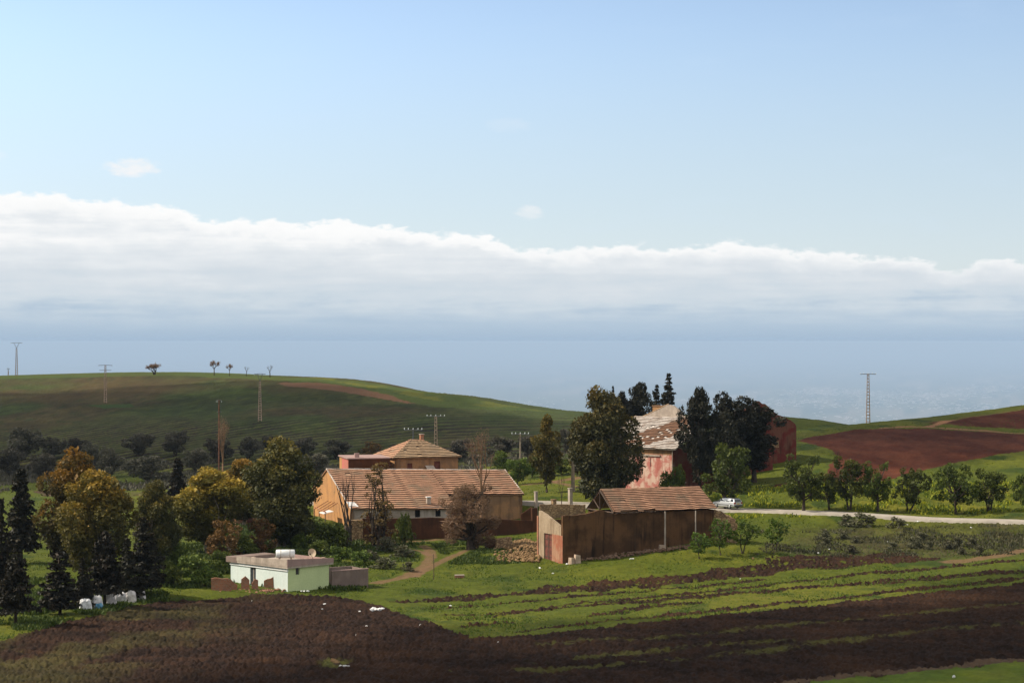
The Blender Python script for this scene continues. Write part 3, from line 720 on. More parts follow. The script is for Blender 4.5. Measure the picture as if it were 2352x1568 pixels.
# olives at the foot of the hill
gO = 'olive trees along the foot of the hill'
OL = [(55,1055,983,78,'large dark olive tree highest on the slope at the left end'),(18,1092,1030,74,'dark olive tree at the edge of the photo below the large one'),
 (122,1052,1004,54,'small dark olive tree beside the large one on the slope'),(172,1048,1006,62,'round olive tree just above the orange treetop'),(95,1100,1042,66,'grey olive tree above the tall conifer'),
 (215,1066,1020,52,'thin olive tree between two orange treetops'),(250,1096,1030,62,'grey olive tree over the golden treetop'),(318,1046,996,76,'broad grey olive tree alone on the slope under the twin-armed pole'),
 (402,1046,989,64,'dense round olive tree on the slope beside the broad grey one'),(338,1106,1048,98,'wide grey olive tree below the round ones'),(448,1086,1030,62,'dark olive tree under the reddish pole'),
 (505,1058,1008,72,'olive tree behind the reddish pole'),(570,1052,1003,58,'olive tree left of two dark crowns over the big eucalyptus'),(628,1044,1000,58,'olive tree peeping over the big dark eucalyptus'),
 (692,1052,1006,66,'olive tree just right of the big dark eucalyptus top'),(772,1052,1010,62,'olive tree above the flat roofed annex'),(722,1090,1042,64,'olive tree behind the tip of the orange gable'),
 (1052,1056,1008,66,'dark olive tree at the right eave of the hipped roof'),(1150,1050,1004,62,'dark olive tree behind the bright green bushes'),(1212,1048,1000,44,'olive tree behind the pole with white insulators'),(1302,1040,985,50,'grey olive tree beside the huge eucalyptus')]
for i, (x, yb, yt, w, lb) in enumerate(OL):
    T('olv%d' % (i % 3), x, yb, yt, w, 'olive_tree', lb, 'tree', gO)
T('rust1', 852, 1050, 1014, 52, 'shrub', 'yellowish bush over the flat annex roof', 'shrub')
# bright green trees behind the long house
gB = 'bright green trees behind the long house'
for x, yb, yt, w, lb in ((1146,1092,1036,54,'bright green tree just right of the hipped house'),(1188,1112,1052,60,'bright green tree at the far end of the tiled roof'),(1222,1096,1046,54,'bright green tree beside the narrow rusty eucalyptus'),(1165,1082,1056,60,'low green tree between the bright ones'),(1290,1092,1052,54,'low green tree behind the concrete post')):
    T('bgreen', x, yb, yt, w, 'broadleaf_tree', lb, 'tree', gB, d=max(G(x, yb).y, 330))
# by the manor
T('spire', 1536, 960, 860, 62, 'cypress_tree', 'tallest black spire tree behind the manor roof', 'tree', d=372)
T('spire', 1508, 960, 886, 50, 'cypress_tree', 'shorter black spire tree left of the tallest one', 'tree', d=374)
T('spire', 1408, 960, 889, 28, 'cypress_tree', 'small black treetop over the huge olive eucalyptus', 'tree', d=380)
T('pine0', 1466, 1000, 882, 92, 'pine_tree', 'broad black cedar behind the manor chimney', 'tree', d=366)
T('pine0', 1428, 1000, 902, 56, 'pine_tree', 'black pine between the small treetop and the broad cedar', 'tree', d=364)
T('sky2', 1385, 1000, 886, 62, 'bare_tree', 'leafless twigs above the huge olive eucalyptus', 'tree', d=360)
T('pine0', 1606, 1118, 894, 100, 'pine_tree', 'black pine against the right side of the pink facade', 'tree', d=306, rz=2)
T('pine1', 1692, 1110, 906, 100, 'pine_tree', 'flat topped pine before the ruined red gable', 'tree', d=318)
T('pine0', 1664, 1118, 950, 100, 'pine_tree', 'dark reddish pine filling the gap beside the black one', 'tree', d=312, rz=4)
T('pine1', 1732, 1085, 938, 128, 'pine_tree', 'dark pine leaning on the red wall under its broken gable', 'tree', d=322, rz=3)
T('alm2', 1668, 1172, 1018, 112, 'almond_tree', 'large green tree with forked trunk behind the silver car', 'tree')
T('bush0', 1536, 1126, 1082, 62, 'bush', 'green bush at the foot of the pink facade', 'bush', d=303)
T('bush1', 1560, 1126, 1066, 40, 'bush', 'taller green bush by the drainpipe corner', 'bush', d=302)
gA = 'almond trees behind the road'
AL = [(1846,1176,1044,104,0,'largest almond tree of the row, first past the car'),(1905,1170,1088,58,1,'small almond tree, second of the row from the car'),(1952,1172,1048,96,2,'tall almond tree in the middle of the row with slanting forks'),
 (2016,1174,1060,74,0,'upright almond tree, fourth of the row from the car'),(2088,1176,1075,88,3,'almond tree with a strongly leaning trunk, fifth from the car'),(2196,1180,1064,108,1,'wide almond tree on two black trunks, sixth from the car'),
 (2272,1176,1076,86,2,'almond tree with a curved low limb, seventh from the car'),(2362,1184,1082,70,0,'almond tree cut by the right edge of the photo')]
for x, yb, yt, w, k, lb in AL: T('alm%d' % k, x, yb, yt, w, 'almond_tree', lb, 'tree', gA)
gY = 'young trees in the grass before the barn'
for x, yb, yt, w, k, lb in ((1606,1283,1222,62,0,'lowest young tree with a thin stem, nearest to the barn door'),(1655,1275,1190,66,0,'bright green young tree, second from the barn'),(1706,1270,1192,76,1,'airy young tree with reddish stem, third from the barn'),(1780,1263,1188,62,1,'young tree standing apart, farthest from the barn')):
    T('yng%d' % k, x, yb, yt, w, 'young_tree', lb, 'tree', gY)
T('sky2', 1922, 1090, 1030, 20, 'bare_tree', 'thin dead sapling against the red field', 'tree', d=330)
# leafless and dry trees round the long house
T('dry1', 868, 1242, 1062, 92, 'dry_tree', 'half leafless yellow brown tree before the tiled roof', 'tree', d=262, rz=.6)
T('bare0', 801, 1248, 1086, 62, 'bare_tree', 'black leafless tree by the stone gate pillar', 'tree', d=262, rz=.5)
T('dry0', 1082, 1262, 1112, 140, 'dry_tree', 'round brown dry tree in front of the long roof', 'tree', d=258, rz=.2)
T('bare1', 1106, 1212, 985, 86, 'bare_tree', 'tall thin leafless tree rising above the roof ridge', 'tree', d=279)
T('bare1', 512, 1110, 955, 46, 'dead_tree', 'dead pale tree beside the reddish pole below the hill', 'tree', d=360)
T('sky2', 1290, 1170, 1085, 20, 'bare_tree', 'thin bare sapling by the gate pillars on the road', 'tree', d=296)
# on the skyline
gS = 'leafless trees on the crest of the hill'
T('sky0', 355, 860, 834, 38, 'bare_tree', 'widest leafless tree on the crest, a clump of stems', 'tree', gS)
T('sky1', 492, 862, 827, 27, 'bare_tree', 'tallest leafless tree on the crest with flat crown', 'tree', gS)
T('sky1', 527, 863, 835, 17, 'bare_tree', 'leafless tree second to the flat crowned one on the crest', 'tree', gS)
T('sky2', 566, 864, 841, 16, 'bare_tree', 'smallest leafless tree on the crest', 'tree', gS)
T('sky2', 620, 866, 838, 22, 'bare_tree', 'lone leafless tree last on the crest towards the track', 'tree', gS)
# bushes round the mint house
BU = [(400,1300,1240,74,'bush0','round green bush under the rusty thicket'),(445,1322,1272,84,'bush1','green bush below the rusty thicket'),(395,1345,1290,76,'bush2','pale green bush next to the black conifer'),(470,1345,1300,70,'bush0','green bush left of the brick ruins'),
 (505,1305,1262,70,'bush2','green bush behind the brick ruins'),(560,1275,1228,76,'bush0','green bush behind the mint house parapet'),(600,1268,1235,60,'bush1','green bush behind the white roof tank'),(720,1250,1186,96,'bush1','dark green bush below the orange gable'),
 (765,1262,1205,84,'bush0','dark green bush beside the black leafless tree'),(690,1262,1222,60,'bush2','low green bush at the foot of the big eucalyptus'),(780,1290,1252,72,'bush2','light green bush just past the mint house roof'),(830,1300,1262,60,'bush1','green bush above the brown annex wall'),
 (735,1275,1240,70,'bush0','green bush behind the satellite dish'),(928,1208,1178,52,'bush0','green shrub climbing over the long garden wall')]
for x, yb, yt, w, k, lb in BU: T(k, x, yb, yt, w, 'bush', lb, 'bush', 'green bushes round the farm', d=(265 if 'climbing' in lb else None))
GR = [(888,1268,1232,64,'grey green shrub before the dry yellow tree'),(925,1280,1250,56,'grey green shrub beside the forked path'),(850,1288,1262,52,'grey green shrub above the brown annex'),(885,1305,1278,60,'low grey shrub at the bend of the path'),(940,1310,1288,44,'small grey shrub nearest to the path')]
for i, (x, yb, yt, w, lb) in enumerate(GR): T('grey%d' % (i % 2), x, yb, yt, w, 'shrub', lb, 'shrub', 'grey shrubs by the path')
DR = [(1990,1208,1176,70,'large dry grey shrub breaking the line of the road'),(1950,1206,1180,44,'dry shrub beside the large one on the road edge'),(2062,1212,1186,50,'dry shrub by the road past the large one')]
for i, (x, yb, yt, w, lb) in enumerate(DR): T('grey%d' % (i % 2), x, yb, yt, w, 'shrub', lb, 'shrub', 'dry shrubs on the road bank')
for i in range(15):
    r = random.Random(500 + i); x = r.uniform(1890, 2345); yb = r.uniform(1232, 1276)
    T('grey%d' % (i % 2), x, yb, yb - r.uniform(14, 30), r.uniform(26, 48), 'shrub', 'low dry grey shrub among many on the bank below the road', 'shrub', 'low dry shrubs on the bank')

# ---- ground cover nobody could count
def scatter(name, area, n, size, hgt, mat, seed, keep=None, lean=1.0, tint=(.4, .2)):
    rng = np.random.default_rng(seed); x0, x1, y0, y1 = area
    d = rng.uniform(y0, y1, n * 3); t = rng.uniform(x0, x1, n * 3); X = (t - CX) / F * d
    m = np.ones(len(X), bool) if keep is None else keep(X, d); X = X[m][:n]; d = d[m][:n]; n = len(X)
    Z = H(X, d)
    s = size * rng.uniform(.6, 1.5, n); hh = hgt * rng.uniform(.5, 1.5, n); a = rng.uniform(0, 6.283, n)
    c, sn = np.cos(a) * s, np.sin(a) * s; lx = rng.normal(0, 1, n) * hh * .4 * lean; ly = rng.normal(0, 1, n) * hh * .4 * lean
    B = np.stack([X, d, Z], 1); V = np.stack([B + np.stack([-c, -sn, -.1 + 0 * Z], 1), B + np.stack([c, sn, -.1 + 0 * Z], 1), B + np.stack([c * .3 + lx, sn * .3 + ly, hh], 1), B + np.stack([-c * .45 + lx, -sn * .45 + ly, hh * .8], 1)], 1).reshape(-1, 3)
    T_ = np.clip(rng.normal(tint[0], tint[1], n), 0, 1)
    o = link(name, npmesh(name, V, quads=np.arange(n * 4).reshape(-1, 4), mat=mat, tint=np.repeat(T_, 4))); tag(o, kind='stuff'); return o
L_GRASS = leaf_mat('grass_blades', (.045, .075, .010), (.085, .120, .015), (.125, .140, .024), .2)
L_MUST = leaf_mat('mustard_plants', (.05, .085, .010), (.12, .15, .014), (.34, .31, .014), .2)
L_WEED = leaf_mat('tall_weeds', (.030, .055, .008), (.070, .105, .014), (.14, .15, .022), .2)
L_DWEED = leaf_mat('dry_weeds', (.055, .060, .026), (.095, .092, .042), (.15, .125, .07), .15)
def on_grass(X, Y):
    k = ~inside(P_SOIL, X, Y)
    for ln, w0, w1 in STRIPS[:1]: k &= near_line(ln, X, Y)[0] > w1 * .6
    for ln, w0, w1 in PATHS: k &= near_line(ln, X, Y)[0] > 1.2
    return k
rd = np.array([[p.x, p.y] for p in ROAD])
def off_road(X, Y): return near_line(rd, X, Y)[0] > 3.6
scatter('grass', (-60, 2420, 150, 262), 46000, .07, .065, L_GRASS, 1, on_grass)
scatter('grass_behind', (-60, 2420, 262, 420), 24000, .09, .09, L_GRASS, 2, lambda X, Y: on_grass(X, Y) & off_road(X, Y) & ~inside(P_BROWN, X, Y)).name = 'meadow_grass'
patch = lambda X, Y, s, lo: fbm(X * s, Y * s * .6, 401, 3) > lo
scatter('mustard', (1640, 2420, 279, 312), 14000, .10, .34, L_MUST, 3, lambda X, Y: off_road(X, Y) & patch(X, Y, .35, .50) & ~inside(P_BROWN, X, Y), tint=(.6, .3)).name = 'mustard_undergrowth'
scatter('weeds', (370, 840, 208, 285), 26000, .11, .32, L_WEED, 4, lambda X, Y: on_grass(X, Y) & patch(X, Y, .3, .46)).name = 'weed_undergrowth'
scatter('weeds', (1720, 2420, 240, 266), 6000, .09, .24, L_DWEED, 5, lambda X, Y: off_road(X, Y) & patch(X, Y, .3, .47)).name = 'dry_undergrowth'
scatter('weeds', (840, 1200, 240, 270), 8000, .10, .24, L_WEED, 6, lambda X, Y: on_grass(X, Y) & patch(X, Y, .4, .48)).name = 'path_undergrowth'
scatter('weeds', (-60, 460, 165, 210), 12000, .09, .28, L_WEED, 7, lambda X, Y: on_grass(X, Y) & patch(X, Y, .4, .45)).name = 'edge_undergrowth'
scatter('weeds', (-60, 1340, 375, 440), 16000, .16, .5, L_OLV, 8, lambda X, Y: patch(X, Y, .15, .50)).name = 'hillfoot_undergrowth'

# ------------------------------------------------------------------ buildings and walls
OCHRE = (.42, .215, .085); DIRT = (.13, .075, .042)
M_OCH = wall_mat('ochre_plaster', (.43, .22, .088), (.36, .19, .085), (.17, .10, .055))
M_OCH2 = wall_mat('dark_ochre_plaster', (.30, .165, .08), (.21, .125, .07), (.11, .065, .04))  # darker copy of the ochre, paints shade into the hipped house walls
M_GREYW = wall_mat('grey_whitewash', (.34, .29, .25), (.26, .21, .17), (.13, .09, .06))
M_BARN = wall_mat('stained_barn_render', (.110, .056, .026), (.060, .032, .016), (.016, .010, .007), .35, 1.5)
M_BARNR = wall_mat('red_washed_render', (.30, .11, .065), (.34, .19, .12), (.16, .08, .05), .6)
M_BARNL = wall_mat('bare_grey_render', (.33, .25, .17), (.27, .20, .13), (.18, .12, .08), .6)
M_WALL = wall_mat('brown_earth_wall', (.085, .034, .016), (.060, .026, .013), (.032, .016, .010), .4)
M_STONE = stone_mat('pale_rubble_masonry', (.40, .27, .15), (.26, .16, .085), (.14, .085, .05), .5, .32)
M_BRICK = stone_mat('red_brick', (.40, .155, .085), (.30, .115, .065), (.27, .19, .13), .24, .14)
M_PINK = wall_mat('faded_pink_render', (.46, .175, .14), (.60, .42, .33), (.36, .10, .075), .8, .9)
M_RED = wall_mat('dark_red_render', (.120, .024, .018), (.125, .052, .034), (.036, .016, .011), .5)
M_PINKW = wall_mat('pink_annex_wash', (.42, .135, .11), (.36, .14, .10), (.24, .09, .07), .5, .5)
M_MINTW = wall_mat('white_house_wash', (.60, .66, .62), (.55, .62, .58), (.42, .44, .40), .5, .35, .08)
M_MINTG = wall_mat('mint_green_wash', (.50, .57, .30), (.47, .54, .28), (.40, .46, .24), .4, .4, .08)
M_CONC = wall_mat('raw_concrete', (.40, .33, .27), (.31, .255, .21), (.19, .155, .125), .7, .8)
M_CONCP = wall_mat('pinkish_concrete', (.34, .225, .20), (.29, .20, .18), (.20, .145, .125), .7, .6)
M_ANNEX = wall_mat('brown_cement_blocks', (.21, .155, .13), (.17, .125, .105), (.12, .085, .07), .6, .6)
M_TILE = tile_mat('clay_tiles', (.43, .235, .145), (.34, .185, .115), (.28, .185, .12))
M_TILEY = tile_mat('sun_bleached_clay_tiles', (.37, .245, .145), (.30, .205, .125), (.26, .19, .125))
M_TILEB = tile_mat('brown_clay_tiles', (.22, .115, .068), (.17, .095, .06), (.13, .085, .06))
M_TILEW = tile_mat('whitened_tiles', (.56, .50, .45), (.44, .38, .33), (.27, .20, .155))
M_GAP_SHADE = plain_mat('tile_gap_shade', (.030, .015, .009), .95, .05, var=.3)  # dark riser faces: packed dirt plus the shadow line painted between tile courses
M_WOOD = plain_mat('grey_timber', (.085, .060, .045), .9, .1, var=.35, scale=6)
M_DARK = plain_mat('dark_opening', (.012, .010, .009), .9, .05, var=.2)
M_DOOR = plain_mat('rust_red_door', (.13, .045, .032), .8, .2, var=.35, scale=2)
M_GLASS = plain_mat('window_glass', (.05, .055, .065), .15, .5, var=.1)
M_WHITEP = plain_mat('white_paint', (.70, .70, .68), .5, .4, var=.06)
M_RUBBLE = plain_mat('rubble_stone', (.20, .125, .062), .95, .1, var=.45, scale=1.3)
M_RUBD = plain_mat('dark_rubble_stone', (.16, .10, .065), .95, .1, var=.45, scale=1.3)
M_BLOCK = plain_mat('cement_block', (.40, .30, .22), .95, .1, var=.2, scale=2)

def frame(C, a): return Vector((math.cos(a), math.sin(a), 0)), Vector((-math.sin(a), math.cos(a), 0))
def local(C, a):                              # site point -> coordinates of a building whose corner is C, turned by a
    u, w = frame(C, a); return lambda p: Vector(((Vector(p) - C).dot(u), (Vector(p) - C).dot(w), p[2] - C[2]))

def slab_roof(mb, e0, e1, r0, r1, rows, rng, lip=.055, missing=0, seg=None, wav=.03, skip=None, pick=None):
    """overlapping tile courses from the eave e0-e1 up to the ridge r0-r1, each a stepped strip"""
    e0, e1, r0, r1 = map(Vector, (e0, e1, r0, r1)); nrm = (e1 - e0).cross(r0 - e0).normalized()
    if nrm.z < 0: nrm = -nrm
    L = (e1 - e0).length; ns = seg or max(2, int(L / .8))
    und = [[rng.gauss(0, wav) for _ in range(ns + 1)] for _ in range(3)]
    for i in range(rows):
        t0 = i / rows; t1 = (i + 1.12) / rows
        off = [und[0][k] * (1 - t0) + und[1][k] * t0 + rng.gauss(0, wav * .25) for k in range(ns + 1)]
        for k in range(ns):
            if rng.random() < missing or (skip and skip(t0, (k + .5) / ns)): continue
            s0, s1 = k / ns, (k + 1) / ns
            A = lambda s, t: (e0.lerp(e1, s)).lerp(r0.lerp(r1, s), min(t, 1.0))
            lo0 = A(s0, t0) + nrm * (lip + off[k]); lo1 = A(s1, t0) + nrm * (lip + off[k + 1]); hi0 = A(s0, t1) + nrm * off[k]; hi1 = A(s1, t1) + nrm * off[k + 1]
            b0 = A(s0, t0) + nrm * (off[k] - .03); b1 = A(s1, t0) + nrm * (off[k + 1] - .03)
            q_ = pick(A((s0 + s1) / 2, (t0 + t1) / 2)) if pick else 0
            if q_ is None: continue
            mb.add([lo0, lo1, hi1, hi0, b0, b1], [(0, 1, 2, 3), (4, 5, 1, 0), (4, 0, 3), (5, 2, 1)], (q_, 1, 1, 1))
def deck(mb, e0, e1, r1, r0, th=.10):
    e0, e1, r0, r1 = map(Vector, (e0, e1, r0, r1)); n = (e1 - e0).cross(r0 - e0).normalized(); n = n if n.z > 0 else -n
    t = [p - n * .035 for p in (e0, e1, r1, r0)]; b = [p - n * (th + .035) for p in (e0, e1, r1, r0)]
    mb.hexa(b, t)
def ridge_caps(mb, a, b, rng, r=.13, step=.42):
    a = Vector(a); b = Vector(b); n = max(1, int((b - a).length / step))
    for i in range(n):
        p = a.lerp(b, i / n); q = a.lerp(b, (i + 1.1) / n); d = (b - a).normalized(); s = d.cross(Vector((0, 0, 1))).normalized(); o = Vector((0, 0, rng.uniform(-.02, .02)))
        vs = []
        for c, k in ((p, 1.0), (q, .88)):
            for t in range(5):
                an = math.pi * t / 4; vs.append(c + o + s * math.cos(an) * r * k + Vector((0, 0, math.sin(an) * r * k * .9 - .02)))
        mb.add(vs, [(t, t + 1, t + 6, t + 5) for t in range(4)] + [(0, 1, 2, 3, 4), (9, 8, 7, 6, 5)])
def wall_x(mb, x0, x1, y0, y1, z0, z1, holes=(), axis='x'):
    """wall box pierced by rectangular holes (a, b, za, zb); axis tells along which direction it runs"""
    def bx(a, b, za, zb):
        if b - a < 1e-3 or zb - za < 1e-3: return
        if axis == 'x': mb.box(a, b, y0, y1, za, zb)
        else: mb.box(x0, x1, a, b, za, zb)
    s, e = (x0, x1) if axis == 'x' else (y0, y1); cur = s
    for a, b, za, zb in sorted(holes):
        bx(cur, a, z0, z1); bx(a, b, z0, za); bx(a, b, zb, z1); cur = b
    bx(cur, e, z0, z1)
def ragged_wall(mb, top, y0, y1, zb, rng, step=.5, jag=.12):
    """wall with a broken upper edge: top is [(x, z), ...]"""
    xs = [p[0] for p in top]; n = max(2, int((xs[-1] - xs[0]) / step)); P = []
    for i in range(n + 1):
        x = xs[0] + (xs[-1] - xs[0]) * i / n; z = float(np.interp(x, xs, [p[1] for p in top])) + rng.uniform(-jag, jag)
        P.append((x, z))
    vs = []; fs = []
    for x, z in P: vs += [(x, y0, zb), (x, y1, zb), (x, y1, z), (x, y0, z)]
    for i in range(n):
        a = i * 4; b = a + 4; fs += [(a, b, b + 3, a + 3), (a + 1, a + 2, b + 2, b + 1), (a + 3, b + 3, b + 2, a + 2), (a, a + 1, b + 1, b)]
    fs += [(0, 3, 2, 1), (n * 4, n * 4 + 1, n * 4 + 2, n * 4 + 3)]
    mb.add(vs, fs)

# ================= mint house
def mint_house():
    rng = random.Random(1); C = G(661, 1356); a = R(46); u, w = frame(C, a)
    o = empty('flat_roofed_house', C, a, 'small flat roofed house, one face white and the other mint green, on the field edge', 'house')
    Wd = len_to(C, u, 755.5); Ln = len_to(C, w, 530.0)
    zt = zat(1302, C.y) - C.z; zp = zat(1283.5, C.y) - C.z
    g = MB(); hw = (1.1, 1.65, 1.55, 2.6)
    g.box(.0, Wd, .0, .22, -1.2, zt); g.box(Wd - .22, Wd, .22, Ln, -1.2, zt)
    # green face with its window hole
    g = MB(); wall_x(g, .003, Wd, 0, .22, -1.2, zt, [(1.05, 1.55, 1.55, 2.45)]); wall_x(g, Wd - .22, Wd, .22, Ln, -1.2, zt, axis='y'); g.build('green_wall', M_MINTG, o)
    wm = MB(); wall_x(wm, 0, .22, .003, Ln, -1.2, zt - .14, [(5.2, 6.15, .1, 2.0)], 'y'); wm.box(.22, Wd - .22, Ln - .22, Ln, -1.2, zt); wm.build('white_wall', M_MINTW, o)
    b = MB(); b.box(-.10, .12, -.02, Ln + .05, zt - .42, zt - .30); b.build('cornice', M_WHITEP, o)
    win = MB(); win.box(1.0, 1.60, .14, .20, 1.5, 2.5); f = win.build('window', M_GLASS, o)
    fr = MB(); fr.box(1.28, 1.32, .115, .137, 1.55, 2.45); fr.box(1.05, 1.55, .115, .137, 1.98, 2.02); fr.build('frame', M_WOOD, f)
    d = MB(); d.box(.13, .18, 5.2, 6.15, .1, 2.0); dd = d.build('door', M_GLASS, o)
    k = MB(); k.box(.09, .128, 5.62, 5.72, .1, 2.0); k.box(.09, .128, 5.2, 6.15, 1.93, 2.0); k.build('frame', M_CONC, dd)
    s = MB(); ov = .42
    s.box(-ov * .55, Wd + ov, -ov * .55, Ln - 1.3, zt - .14, zt + .06); s.build('roof', M_CONC, o)
    pz = zp - zt + .0
    p1 = MB(); p1.box(-ov * .55 - .02, Wd + ov + .02, -ov * .55 - .02, -.18, zt + .06, zt + pz); p1.box(Wd + ov - .1, Wd + ov + .02, -.18, Ln - 1.3, zt + .06, zt + pz * .9); p1.v = [(x, y, z - (.30 * x / Wd if z > zt + .1 else 0)) for x, y, z in p1.v]; p1.build('parapet', M_CONCP, o)
    p2 = MB(); p2.box(-ov * .55 - .02, -.16, -.18, Ln - 1.3, zt + .06, zt + pz - .02); p2.v = [(x, y, z - (.30 * max(0, y) / Ln if z > zt + .1 else 0)) for x, y, z in p2.v]; p2.build('parapet', M_CONC, o)
    p3 = MB(); p3.box(-.25, Wd * .9, Ln - 1.3, Ln + .5, zt - .16, zt + pz * .5); p3.build('rear_block', M_ANNEX, o)
    # things standing on the roof
    top = lambda x, y, z=0: C + u * x + w * y + Vector((0, 0, z))
    t = empty('water_tank', top(1.5, 2.2, zt + .06), a + R(-40), 'white drum shaped water tank lying on the mint house roof', 'water tank')
    mb = MB(); q = 1.05; mb.tube([(-.98, 0, q), (-.9, 0, q), (.9, 0, q), (.98, 0, q)], [.36, .44, .44, .36], 14); mb.build('drum', M_WHITEP, t, True)
    
    for x in (-.5, .45): mb = MB(); mb.tube([(x, 0, q), (x + .05, 0, q)], .455, 14); mb.build('band', M_CONC, t, True)
    
    for x in (-.7, .5): mb = MB(); mb.box(x, x + .2, -.35, .35, 0, q - .38); mb.build('cradle', M_BLOCK, t)
    t = empty('satellite_dish', top(4.6, 1.6, zt + .06), R(-20), 'beige satellite dish on the mint house roof beside the water tank', 'satellite dish')
    mb = MB(); N = 16; dish = []
    for rr, dp in ((0, .12), (.25, .09), (.46, .0)): dish.append([(rr * math.cos(6.283 * k / N), dp, .95 + rr * math.sin(6.283 * k / N)) for k in range(N)])
    vs = [v for r_ in dish for v in r_] + [(x, y + .03, z) for r_ in dish for x, y, z in r_]; fs = []
    for r_ in range(2):
        for k in range(N):
            k2 = (k + 1) % N; fs.append((r_ * N + k, r_ * N + k2, (r_ + 1) * N + k2, (r_ + 1) * N + k)); fs.append((3 * N + r_ * N + k, 3 * N + (r_ + 1) * N + k, 3 * N + (r_ + 1) * N + k2, 3 * N + r_ * N + k2))
    mb.add(vs, fs); mb.build('reflector', plain_mat('beige_enamel', (.48, .38, .27), .5, .3, var=.1), t, True)
    mb = MB(); mb.tube([(0, .18, 0), (0, .18, .95)], .035, 6); mb.build('mast', M_WOOD, t)
    mb = MB(); mb.tube([(0, 0.05, .52), (0, -.42, .85)], .018, 5); mb.box(-.05, .05, -.48, -.38, .8, .93); mb.build('feed_arm', M_DARK, t)
    for (x, y, s_, lb) in ((2.9, .9, .34, 'cement block on the roof between tank and dish'), (5.3, .7, .30, 'cement block on the roof corner past the dish'), (.4, 6.2, .36, 'small cement block on the far roof edge')):
        mb = MB(); mb.box(-s_, s_, -.14, .14, 0, .5); ob = mb.build('cement_block', M_BLOCK); ob.location = top(x, y, zt + .06); ob.rotation_euler = (0, 0, a + s_); tag(ob, lb, 'block', 'cement blocks on the mint house roof')
    # roofless annex of cement blocks
    A = C + u * (Wd + .05); n = empty('annex_wall', (A.x, A.y, C.z), a - R(14), 'roofless brown cement block yard against the mint house', 'wall')
    un, wn = frame(A, a - R(14)); La = len_to(A, un, 845); za = zat(1306, A.y + La * un.y) - C.z
    mb = MB(); mb.box(.28, La, -.1, .12, -1.0, za); mb.box(La - .2, La, .12, 3.6, -1.0, za - .05); mb.box(.28, La - .2, 3.4, 3.6, -1.0, za); mb.build('wall', M_ANNEX, n)
    mb = MB(); mb.box(.27, La + .03, -.13, .15, za + .003, za + .09); mb.build('coping', M_CONCP, n)
    # barrels
    for i, (x, lb) in enumerate(((788, 'white barrel lying by the brown annex wall, first of two'), (799, 'white barrel with a dark open end lying beside the first'))):
        p = G(x, 1341); t = empty('barrel', p, R(15 + 20 * i), lb, 'barrel', 'white barrels by the annex wall')
        mb = MB(); mb.tube([(-.3, 0, .27), (-.29, 0, .27), (.29, 0, .27), (.3, 0, .27)], [.25, .28, .28, .25], 14); mb.build('body', M_WHITEP, t, True)
        mb = MB(); mb.tube([(-.12, 0, .27), (-.09, 0, .27)], .295, 14); mb.build('hoop', M_CONC, t, True); mb = MB(); mb.tube([(.1, 0, .27), (.13, 0, .27)], .295, 14); mb.build('hoop', M_CONC, t, True)
        mb = MB(); mb.tube([(.301, 0, .27), (.312, 0, .27)], .22, 12); mb.build('lid', M_DARK, t)
    # brick ruins before the white face
    def ruin(x0, x1, yb, tops, lb, mat=M_BRICK, turn=8):
        p = G(x0, yb); aa = R(turn); uu, ww = frame(p, aa); Lr = len_to(p, uu, x1)
        t = [(Lr * k, zat(ty, p.y) - p.z) for k, ty in tops]
        mb = MB(); ragged_wall(mb, t, 0, .3, -.5, rng, .3, .07); ob = mb.build('brick_wall', mat); ob.location = p; ob.rotation_euler = (0, 0, aa); tag(ob, lb, 'wall', 'broken brick walls before the mint house')
    ruin(485, 532, 1356, ((0, 1327), (.95, 1329), (1, 1333)), 'longest broken brick wall standing away from the house')
    ruin(531, 545, 1355, ((0, 1332), (1, 1342)), 'low crumbling brick stub beside the longest wall')
    ruin(554, 573, 1354, ((0, 1331), (.3, 1324), (.55, 1322), (.75, 1327), (1, 1333)), 'tallest narrow brick stub in front of the house door')
    ruin(578, 593, 1354, ((0, 1338), (.3, 1330), (.8, 1327), (1, 1333)), 'square brick stub beside the tallest narrow one')
    ruin(606, 659, 1349, ((0, 1332), (.35, 1329), (.37, 1322), (1, 1319)), 'stepped red brick wall against the green corner', turn=2)
    mb = MB()
    for i in range(60): p = G(rng.uniform(488, 655), rng.uniform(1350, 1361)); mb.rock((p.x, p.y, p.z + .05), rng.uniform(.07, .2), rng)
    ob = mb.build('rubble', plain_mat('brick_rubble', (.30, .15, .10), .95, .1, var=.5, scale=2)); tag(ob, kind='stuff')
mint_house()

